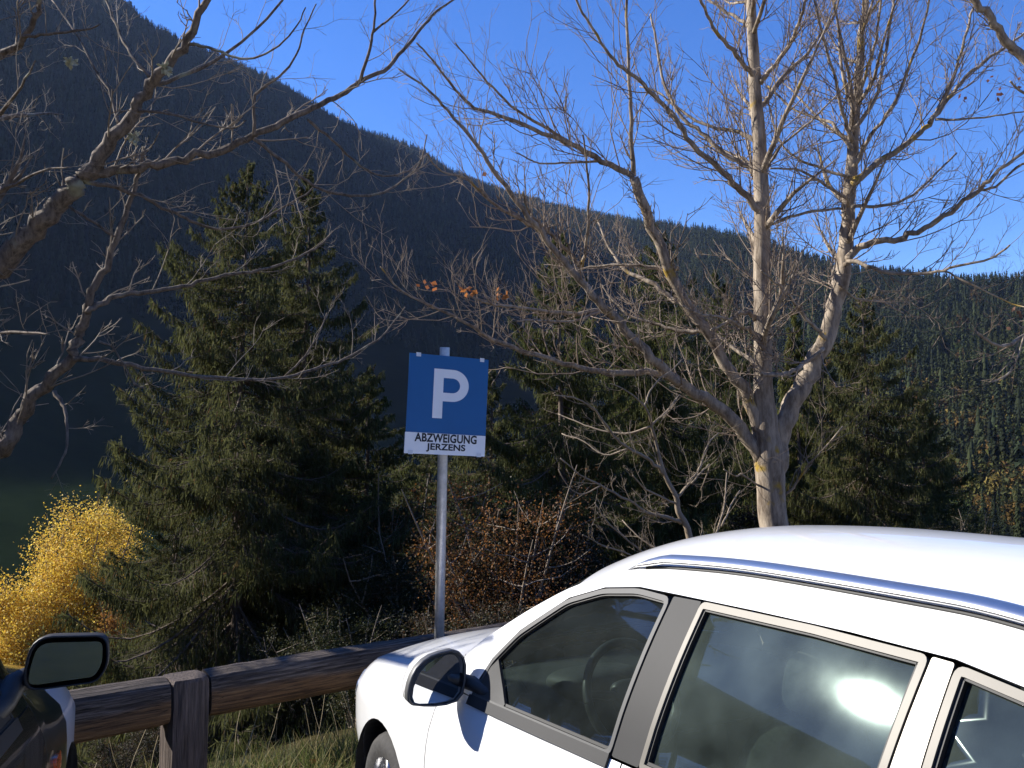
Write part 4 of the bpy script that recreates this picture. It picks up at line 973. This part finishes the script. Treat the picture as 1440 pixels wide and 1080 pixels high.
    for side in (1, -1):
        panel('front_wing', fender, side, opt.get('wing', paint))
        d1 = panel('front_door', fdoor, side, paint); d2 = panel('rear_door', rdoor, side, paint)
        panel('rear_wing', quarter, side, paint); panel('side_frame', shell, side, paint)
        panel('door_pillar', rounded(Bp, .006), side, mats['pillar'], inset=.001); panel('rear_pillar', rounded(Cp, .006), side, mats['cpillar'], inset=-.001)
        for nm, po, r, w in (('front_window', F_out, .03, .015), ('rear_window', R_out, .02, .017), ('quarter_window', Q_out, .025, .017)):
            ou = resample(rounded(po, r), .04); inn_ = offset_poly(ou, w); inn2 = offset_poly(ou, w + .007); pane = offset_poly(ou, w * .6)
            g_ = panel(nm, pane, side, mats['glass'] if nm == 'front_window' else mats['glass2'], inset=.017, thick=0, grid=.09)
            panel('window_trim', ou, side, mats['trim' if nm == 'front_window' else 'trim2'], holes=[inn_], inset=-.0035, thick=.014, parent=g_, grid=.2)
            panel('window_seal', offset_poly(inn_, -.001), side, mats['rubber'], holes=[inn2], inset=.003, thick=.017, parent=g_, grid=.2)
        # black cover in the corner of the front window that carries the mirror
        panel('mirror_cover', [(.828, .912), (1.03, .914), (1.035, .926), (.905, 1.045), (.855, 1.0)], side, mats['black'], inset=-.001, thick=.012)
        # sill moulding below the glass
        panel('belt_moulding', [(.80, .876), (1.016, .883), (1.648, .909), (1.648, .943), (1.016, .917), (.80, .909)], side, mats['pillar'], inset=-.010, thick=.016, grid=.3)
        # wheel housing, wheel
        for cu in (0, 2.65):
            V = []; th_ = np.linspace(-.2, PI + .2, 26)
            for v_ in (.86, .84, .52):
                for t_ in th_: V.append(L3(cu + AR * 1.003 * math.cos(t_), side * (v_ if v_ < .85 else float(S(cu, .5)) - .003), CZ + AR * 1.003 * math.sin(t_)))
            m_ = len(th_); F = [(i * m_ + j, i * m_ + j + 1, (i + 1) * m_ + j + 1, (i + 1) * m_ + j) for i in range(2) for j in range(m_ - 1)]
            V.append(L3(cu, side * .52, CZ)); F += [(2 * m_ + j, 2 * m_ + j + 1, 3 * m_) for j in range(m_ - 1)]
            me = bpy.data.meshes.new('wheel_housing'); me.from_pydata(V, [], F); me.update(); link_mesh('wheel_housing', me, mats['black'], root)
            # tyre with cut tread, alloy rim with five spokes
            yo = side * .845; a = Acc(); k = 72
            prof = [(.62, .0), (.70, .008), (.84, .012), (.93, -.004), (.975, -.022), (1.0, -.045), (1.0, -.060), (.985, -.063), (.985, -.068), (1.0, -.071), (1.0, -.105), (.985, -.108), (.985, -.113), (1.0, -.116), (1.0, -.15), (.97, -.18), (.84, -.20), (.62, -.19)]
            V = []
            for q in range(k):
                t_ = 2 * PI * q / k
                for r_, y_ in prof:
                    rr_ = r_ * (1 if not (q % 2 and r_ > .95) else .988); V.append((-cu + WR * kz * rr_ * math.cos(t_), yo + side * y_, CZ * kz + WR * kz * rr_ * math.sin(t_)))
            m_ = len(prof); Q_ = [(q * m_ + j, q * m_ + j + 1, ((q + 1) % k) * m_ + j + 1, ((q + 1) % k) * m_ + j) for q in range(k) for j in range(m_ - 1)]
            w_ = empty('wheel', (0, 0, 0), None, None); w_.parent = root
            a.add(V, Q_); a.build('tyre', mats['tyre'], w_, True)
            a = Acc(); R0 = WR * kz; c_ = np.array([-cu, yo - side * .02, CZ * kz])
            a.tube([c_ + (0, side * .018, 0), c_ + (0, side * .005, 0), c_ - (0, side * .03, 0), c_ - (0, side * .15, 0)], [R0 * .64, R0 * .62, R0 * .57, R0 * .57], 48)
            a.tube([c_ + (0, side * .012, 0), c_ - (0, side * .04, 0)], [R0 * .14, R0 * .16], 24, cap=True)
            for q in range(5):
                t_ = 2 * PI * q / 5 + .3; rd_ = np.array([math.cos(t_), 0, math.sin(t_)]); tg = np.array([-math.sin(t_), 0, math.cos(t_)])
                a.box(c_ + rd_ * R0 * .36, (R0 * .27, .012, R0 * .055), np.stack([rd_, [0, 1, 0], tg], 1))
            a.build('rim', mats['alloy'], w_)
            a = Acc(); a.tube([c_ - (0, side * .06, 0), c_ - (0, side * .075, 0)], [R0 * .46, R0 * .46], 32, cap=True); a.build('brake_disc', mats['galv'], w_)
        # headlamp
        panel('headlight', rounded([(-.80, .56), (-.52, .585), (-.46, .66), (-.55, .705), (-.78, .64)], .02), side, mats['lamp'], inset=-.004, thick=.02)
        # rear lamp
        panel('tail_light', rounded([(3.42, .72), (3.585, .72), (3.52, .88), (3.42, .9)], .02), side, mats['redlamp'], inset=-.004, thick=.02)
    top('bonnet', -.88, .40, 40, paint, 0, .16); top('windscreen', .405, 1.2, 26, mats['glass'], .16, .10, inset=.004, thick=0)
    top('roof', 1.205, 2.98, 44, paint, .10, -.03); top('tailgate_window', 2.985, 3.44, 18, mats['glass2'], -.03, -.02, inset=.004, thick=0); top('tailgate', 3.445, 3.62, 10, paint, -.02, 0)
    top('headliner', 1.24, 2.94, 20, mats['liner'], .10, -.03, inset=.035, shrink=.93, thick=.004)
    for uu, sgn, nm in ((-.9, -1, 'front_bumper'), (3.62, 1, 'rear_bumper')):
        V = []; zz = np.linspace(.2, .5 if sgn < 0 else .55, 9); vv = np.linspace(-.31, .31, 13)
        for z in zz:
            for v_ in vv: V.append(L3(uu + sgn * (.03 * (1 - (v_ / .31) ** 2) + .015 * math.sin((z - .2) * 8)), v_, z))
        F = [(i * 13 + j, i * 13 + j + 1, (i + 1) * 13 + j + 1, (i + 1) * 13 + j) for i in range(8) for j in range(12)]
        me = bpy.data.meshes.new(nm); me.from_pydata(V, [], F); me.polygons.foreach_set('use_smooth', np.ones(len(F), bool)); me.update(); o = link_mesh(nm, me, paint, root)
        md = o.modifiers.new('thickness', 'SOLIDIFY'); md.thickness = .01
        if sgn < 0:
            a = Acc()
            for i in range(6): a.box(L3(uu - .035, 0, .33 + i * .028), (.006, .2, .006))
            a.build('grille', mats['black'], root)
    # inside
    a = Acc(); a.box(L3(1.4, 0, .24), (2.1, .74, .02)); a.box(L3(.28, 0, .55 ), (.02, .72, .28 * kz)); a.build('floor_pan', mats['dark'], root)
    for side in (1, -1):
        a = Acc(); a.box(L3(1.75, side * .765, .56), (1.15, .012, .30 * kz)); a.box(L3(1.3, side * .735, .70), (.3, .02, .03)); a.box(L3(2.15, side * .735, .72), (.2, .02, .03)); a.build('door_lining', mats['dark'], root)
    def soft(name, c, h, mat, rot=0, e=3.2, par=root):
        V = []; nu_, nv_ = 24, 14; R_ = np.array([[math.cos(rot), 0, math.sin(rot)], [0, 1, 0], [-math.sin(rot), 0, math.cos(rot)]])
        def pw(x, p): return math.copysign(abs(x) ** p, x)
        for i in range(nv_ + 1):
            ph = -PI / 2 + PI * i / nv_
            for j in range(nu_):
                la_ = 2 * PI * j / nu_; x = pw(math.cos(ph), 2 / e) * pw(math.cos(la_), 2 / e); y = pw(math.cos(ph), 2 / e) * pw(math.sin(la_), 2 / e); z = pw(math.sin(ph), 2 / e)
                V.append(c + R_ @ (np.array([x, y, z]) * h))
        F = [(i * nu_ + j, i * nu_ + (j + 1) % nu_, (i + 1) * nu_ + (j + 1) % nu_, (i + 1) * nu_ + j) for i in range(nv_) for j in range(nu_)]
        me = bpy.data.meshes.new(name); me.from_pydata([tuple(v) for v in V], [], F); me.polygons.foreach_set('use_smooth', np.ones(len(F), bool)); me.update(); return link_mesh(name, me, mat, par)
    for v_ in (.37, -.37):
        s_ = soft('seat', L3(1.62, v_, .42), np.array([.26, .25, .10]), mats['seat'])
        soft('backrest', L3(1.90, v_, .76), np.array([.085, .24, .33]), mats['seat'], -.28, par=s_); soft('headrest', L3(2.02, v_, 1.17), np.array([.05, .13, .09]), mats['seat'], -.2, par=s_)
    s_ = soft('rear_bench', L3(2.45, 0, .42), np.array([.25, .62, .11]), mats['seat']); soft('backrest', L3(2.74, 0, .72), np.array([.08, .62, .30]), mats['seat'], -.3, par=s_)
    d_ = soft('dashboard', L3(.72, 0, .80), np.array([.34, .70, .13]), mats['dark'], .06, 4); soft('instrument_hood', L3(.93, .36, .92), np.array([.12, .19, .06]), mats['dark'], .1, par=d_)
    a = Acc(); cs = L3(1.17, .37, .93); tl_ = .42; ax = np.array([math.cos(tl_), 0, -math.sin(tl_)]); ux = np.array([0, 1., 0]); uy = np.cross(ax, ux)
    tt_ = np.linspace(0, 2 * PI, 49); a.tube(cs + np.outer(np.cos(tt_), ux) * .185 + np.outer(np.sin(tt_), uy) * .185, np.full(49, .016), 10)
    a.build('steering_wheel', mats['wheel'], root, True)
    soft('steering_boss', cs + ax * .02, np.array([.03, .07, .06]), mats['wheel'], tl_)
    a = Acc()
    for t_ in (0.15, PI - .15, -PI / 2): a.tube([cs + ax * .015 + (ux * math.cos(t_) + uy * math.sin(t_)) * .05, cs + (ux * math.cos(t_) + uy * math.sin(t_)) * .182], [.016, .013], 8)
    a.build('steering_spokes', mats['wheel'], root)
    # sun-visor mirror at the screen
    soft('inner_mirror', L3(1.02, 0, 1.26), np.array([.015, .11, .035]), mats['black'])
    # door mirrors
    for side in (1, -1):
        o_, g_ = opt['mirror'](side)
        cen_ = np.mean(o_, 0); rings = []
        for dx, sc_ in ((.0, .93), (-.004, .985), (.008, 1.0), (.016, 1.0), (.03, .995), (.06, .96), (.09, .88), (.115, .70), (.128, .42), (.132, .1)):
            rings.append([L3(opt['mu'] - dx, side * (cen_[0] + (p[0] - cen_[0]) * sc_), cen_[1] + (p[1] - cen_[1]) * sc_) for p in o_])
        k = len(o_); V = [p for r_ in rings for p in r_]; F = [(i * k + j, i * k + (j + 1) % k, (i + 1) * k + (j + 1) % k, (i + 1) * k + j) for i in range(len(rings) - 1) for j in range(k)]
        cut = 4
        fr = [f for f in F if max(f) < (cut + 1) * k]; bk = [f for f in F if max(f) >= (cut + 1) * k]
        par = None
        for nm, fs, mt in (('door_mirror', bk, opt.get('mirror_paint', paint)), ('mirror_frame', fr, mats['mframe'])):
            me = bpy.data.meshes.new(nm); me.from_pydata([tuple(p) for p in V], [], fs + ([tuple(range((len(rings) - 1) * k, len(rings) * k))] if nm == 'door_mirror' else [])); me.polygons.foreach_set('use_smooth', np.ones(len(me.polygons), bool)); me.update()
            bm = bmesh.new(); bm.from_mesh(me); bmesh.ops.delete(bm, geom=[v for v in bm.verts if not v.link_faces], context='VERTS'); bmesh.ops.recalc_face_normals(bm, faces=bm.faces); bm.to_mesh(me); bm.free()
            o = link_mesh(nm, me, mt, par or root); par = par or o
        me = bpy.data.meshes.new('mirror_glass'); me.from_pydata([tuple(L3(opt['mu'] + .003 + opt.get('mtilt', 0) * (p[0] - cen_[0]) - opt.get('mup', 0) * (p[1] - cen_[1]), side * p[1 - 1], p[1])) for p in g_], [], [tuple(range(len(g_)))]); me.update(); link_mesh('mirror_glass', me, mats['mirror'], par)
        me = bpy.data.meshes.new('x'); bm = bmesh.new(); bm.free()
        fo_ = opt['foot']; a = Acc()
        a.tube([L3(u_, side * v_, z_) for u_, v_, z_, r_ in fo_], [r_ for *_, r_ in fo_], 14, cap=True); a.build('mirror_arm', mats['black'], par, True)
    return L3, panel, top, soft

def paint_mat(name, col, rough=.28, coat=.8, metal=0, noise=.02):
    m = simple(name, col, rough, metal, coat, noise=noise, nscale=3); m.node_tree.nodes['Principled BSDF'].inputs['Coat Roughness'].default_value = .04; return m
M_wpaint = paint_mat('white_car_paint', (.74, .74, .735), noise=.05)
M_dpaint = paint_mat('dark_green_paint', (.006, .011, .009), .25, 1)
M_spaint = paint_mat('pale_silver_paint', (.46, .48, .54), .3, .8)
cm = dict(cpillar=simple('silver_pillar', (.27, .255, .225), .45, .3), glass=glass_mat('car_glass', (.55, .64, .59), .045, .07, (.42, .50, .48)), glass2=glass_mat('rear_car_glass', (.34, .42, .38), .12, .085, (.36, .46, .42)), trim=simple('brushed_trim', (.045, .045, .045), .6, .0, noise=.1, nscale=5), trim2=simple('bright_trim', (.10, .092, .078), .5, .2, noise=.1, nscale=5),
          pillar=simple('grey_pillar', (.017, .017, .018), .6, 0, spec=.3, noise=.1, nscale=6), rubber=simple('rubber', (.012, .012, .012), .6), black=simple('black_plastic', (.018, .018, .019), .5, noise=.2, nscale=30),
          tyre=simple('tyre_rubber', (.035, .033, .031), .85, noise=.3, nscale=40, bump=.2), alloy=simple('alloy', (.55, .55, .56), .35, 1), galv=simple('disc_steel', (.3, .3, .3), .4, 1),
          lamp=simple('lamp_glass', (.55, .58, .6), .08, .3, 1), redlamp=simple('red_lamp', (.35, .01, .01), .15, 0, 1), liner=simple('headliner', (.28, .28, .26), .9), dark=simple('interior_plastic', (.035, .036, .036), .65, noise=.15, nscale=50),
          seat=simple('seat_cloth', (.06, .06, .06), .9, noise=.25, nscale=80), wheel=simple('wheel_leather', (.03, .03, .03), .45), mframe=simple('mirror_frame_grey', (.10, .10, .10), .45, .2), mirror=simple('mirror_silver', (.72, .74, .76), .015, 1))
YAWC = .505
wroot = empty('white_car', (.181, 4.291, 0), 'white estate car with chrome roof rails parked nose in to the timber rail', 'car', rz=PI / 2 + YAWC)
m_out = [(.829, 1.007), (.838, 1.038), (.856, 1.058), (.885, 1.068), (.932, 1.064), (.970, 1.056), (1.000, 1.042), (1.028, 1.018), (1.044, .992), (1.054, .965), (1.060, .935), (1.057, .907), (1.040, .89), (1.0, .881), (.958, .875), (.91, .874), (.866, .881), (.842, .905), (.831, .95)]
m_gl = [(.852, 1.0), (.858, 1.028), (.874, 1.047), (.90, 1.052), (.932, 1.048), (.965, 1.04), (.99, 1.028), (1.014, 1.008), (1.032, .98), (1.042, .955), (1.046, .925), (1.038, .905), (1.02, .898), (.958, .889), (.91, .888), (.877, .896), (.860, .915), (.853, .955)]
wopt = dict(mirror=lambda s: (m_out, m_gl), mu=.78, mtilt=.12, mirror_paint=M_wpaint, foot=[(.95, .77, .925, .028), (.86, .785, .925, .030), (.775, .797, .935, .028), (.725, .86, .955, .022)])
L3, panel, top, soft = build_car(wroot, M_wpaint, 1.0, cm, None, wopt)
M_chrome = simple('chrome', (.74, .74, .73), .33, 1)
for side in (1, -1):
    us = np.linspace(1.40, 3.02, 40); f = (us - us[0]) / (us[-1] - us[0])
    lift = .036 * np.clip(np.minimum(f, 1 - f) / .10, 0, 1) ** .6
    V = []; k = 16
    for u, lf_, ff in zip(us, lift, f):
        e = float(Ef(u)); w = float(S(u, e)) - .022; sz = np.clip(min(ff, 1 - ff) / .06, .12, 1)
        for q in range(k):
            t_ = 2 * PI * q / k; c_, s_ = math.cos(t_), math.sin(t_); V.append(L3(u, side * (w + .024 * sz * c_ + .006 * s_), e + .008 + lf_ * .75 - .010 * sz * c_ + .010 * sz * s_))
    F = [(i * k + j, i * k + (j + 1) % k, (i + 1) * k + (j + 1) % k, (i + 1) * k + j) for i in range(39) for j in range(k)] + [tuple(range(k)), tuple(range(39 * k, 40 * k))]
    me = bpy.data.meshes.new('roof_rail'); me.from_pydata([tuple(v) for v in V], [], F); me.polygons.foreach_set('use_smooth', np.ones(len(F), bool)); me.update(); o = link_mesh('roof_rail', me, M_chrome, wroot)
    bm = bmesh.new(); bm.from_mesh(me); bmesh.ops.recalc_face_normals(bm, faces=bm.faces); bm.to_mesh(me); bm.free()
    a = Acc(); 
    for i in range(39):
        for u_ in (us[i],): pass
    P = [L3(u, side * (float(S(u, float(Ef(u)))) - .018), float(Ef(u)) + .008) for u in us[2:-2]]
    a.tube(P, np.full(len(P), .007), 8); a.build('rail_gasket', cm['rubber'], o, True)

# --- dark car at the left
f2 = norm(np.array([-.34, .94])); rz2 = math.atan2(f2[1], f2[0]); l2 = np.array([-f2[1], f2[0]])
d_pos = DCAR if 'DCAR' in globals() else np.array([-2.46, 2.98])
droot = empty('dark_car', (d_pos[0], d_pos[1], 0), 'dark green car with black door mirror and pale silver front wing at the left edge', 'car', rz=rz2)
mo = rounded([(.825, .968), (1.03, .978), (1.058, 1.02), (1.055, 1.098), (.85, 1.107)], .055, 6); mg = offset_poly(mo, .018)
def split_wing():
    m = paint_mat('split_wing_colour', (.46, .48, .54), .3, .8); n, l = m.node_tree.nodes, m.node_tree.links; b = n['Principled BSDF']
    tc = n.new('ShaderNodeTexCoord'); sp = n.new('ShaderNodeSeparateXYZ'); l.new(tc.outputs['Object'], sp.inputs[0])
    gt = n.new('ShaderNodeMath'); gt.operation = 'GREATER_THAN'; gt.inputs[1].default_value = -.12; l.new(sp.outputs[0], gt.inputs[0])
    mx = n.new('ShaderNodeMixRGB'); mx.inputs[1].default_value = (.006, .011, .009, 1); mx.inputs[2].default_value = (.46, .48, .54, 1); l.new(gt.outputs[0], mx.inputs[0]); l.new(mx.outputs[0], b.inputs['Base Color']); return m  # base colour steps from dark to pale towards the nose
M_two = split_wing()
cm2 = dict(cm); cm2['glass'] = cm2['glass2'] = glass_mat('dark_car_glass', (.30, .36, .33), .04); cm2['trim'] = cm2['trim2'] = cm['black']; cm2['pillar'] = cm2['cpillar'] = cm['black']; cm2['mframe'] = cm['black']
dopt = dict(mirror=lambda s: (mo, mg), mu=.80, mtilt=-.05, mup=.225, mirror_paint=cm['black'], wing=M_two, foot=[(.92, .77, .93, .03), (.83, .79, .95, .035), (.77, .81, .985, .035), (.735, .88, 1.01, .03)], wr=.28, cz=.28, ar=.34)
kz2 = 1.13
L3b, panelb, topb, softb = build_car(droot, M_dpaint, kz2, cm2, None, dopt)
M_amber = simple('amber_lens', (.62, .10, .02), .2, 0, 1)
for side in (1, -1):
    panelb('side_repeater', rounded([(.36, .66), (.46, .66), (.46, .705), (.36, .705)], .015), side, M_amber, inset=-.010, thick=.012)
    a = Acc(); P = [L3b(u, side * (float(S(1.5, .83)) + d_), .83) for u, d_ in ((1.42, -.002), (1.44, .03), (1.52, .036), (1.60, .03), (1.62, -.002))]; a.tube(P, [.011] * 5, 10, cap=True); a.build('door_handle', M_chrome, droot, True)

# ------------------------------------------------------------------ haze of the valley air
lo_z = float(Z.min()) - 1; hi_z = float(Z.max()) + 40
hz, n, l, b = new_mat('valley_haze'); n.remove(b)
pv_ = n.new('ShaderNodeVolumePrincipled'); pv_.inputs['Color'].default_value = (.45, .62, 1, 1); pv_.inputs['Density'].default_value = HAZE if 'HAZE' in globals() else .00005; pv_.inputs['Anisotropy'].default_value = .2
l.new(pv_.outputs[0], n['Material Output'].inputs['Volume'])
me = bpy.data.meshes.new('haze'); hb = 3400
me.from_pydata([(x, y, z) for x in (-hb, hb) for y in (-hb, hb) for z in (lo_z, hi_z)], [], [(0, 1, 3, 2), (4, 6, 7, 5), (0, 4, 5, 1), (2, 3, 7, 6), (0, 2, 6, 4), (1, 5, 7, 3)]); me.update()
ho = link_mesh('haze', me, hz); tag(ho, 'thin blue haze filling the valley air', 'haze', kind='stuff')
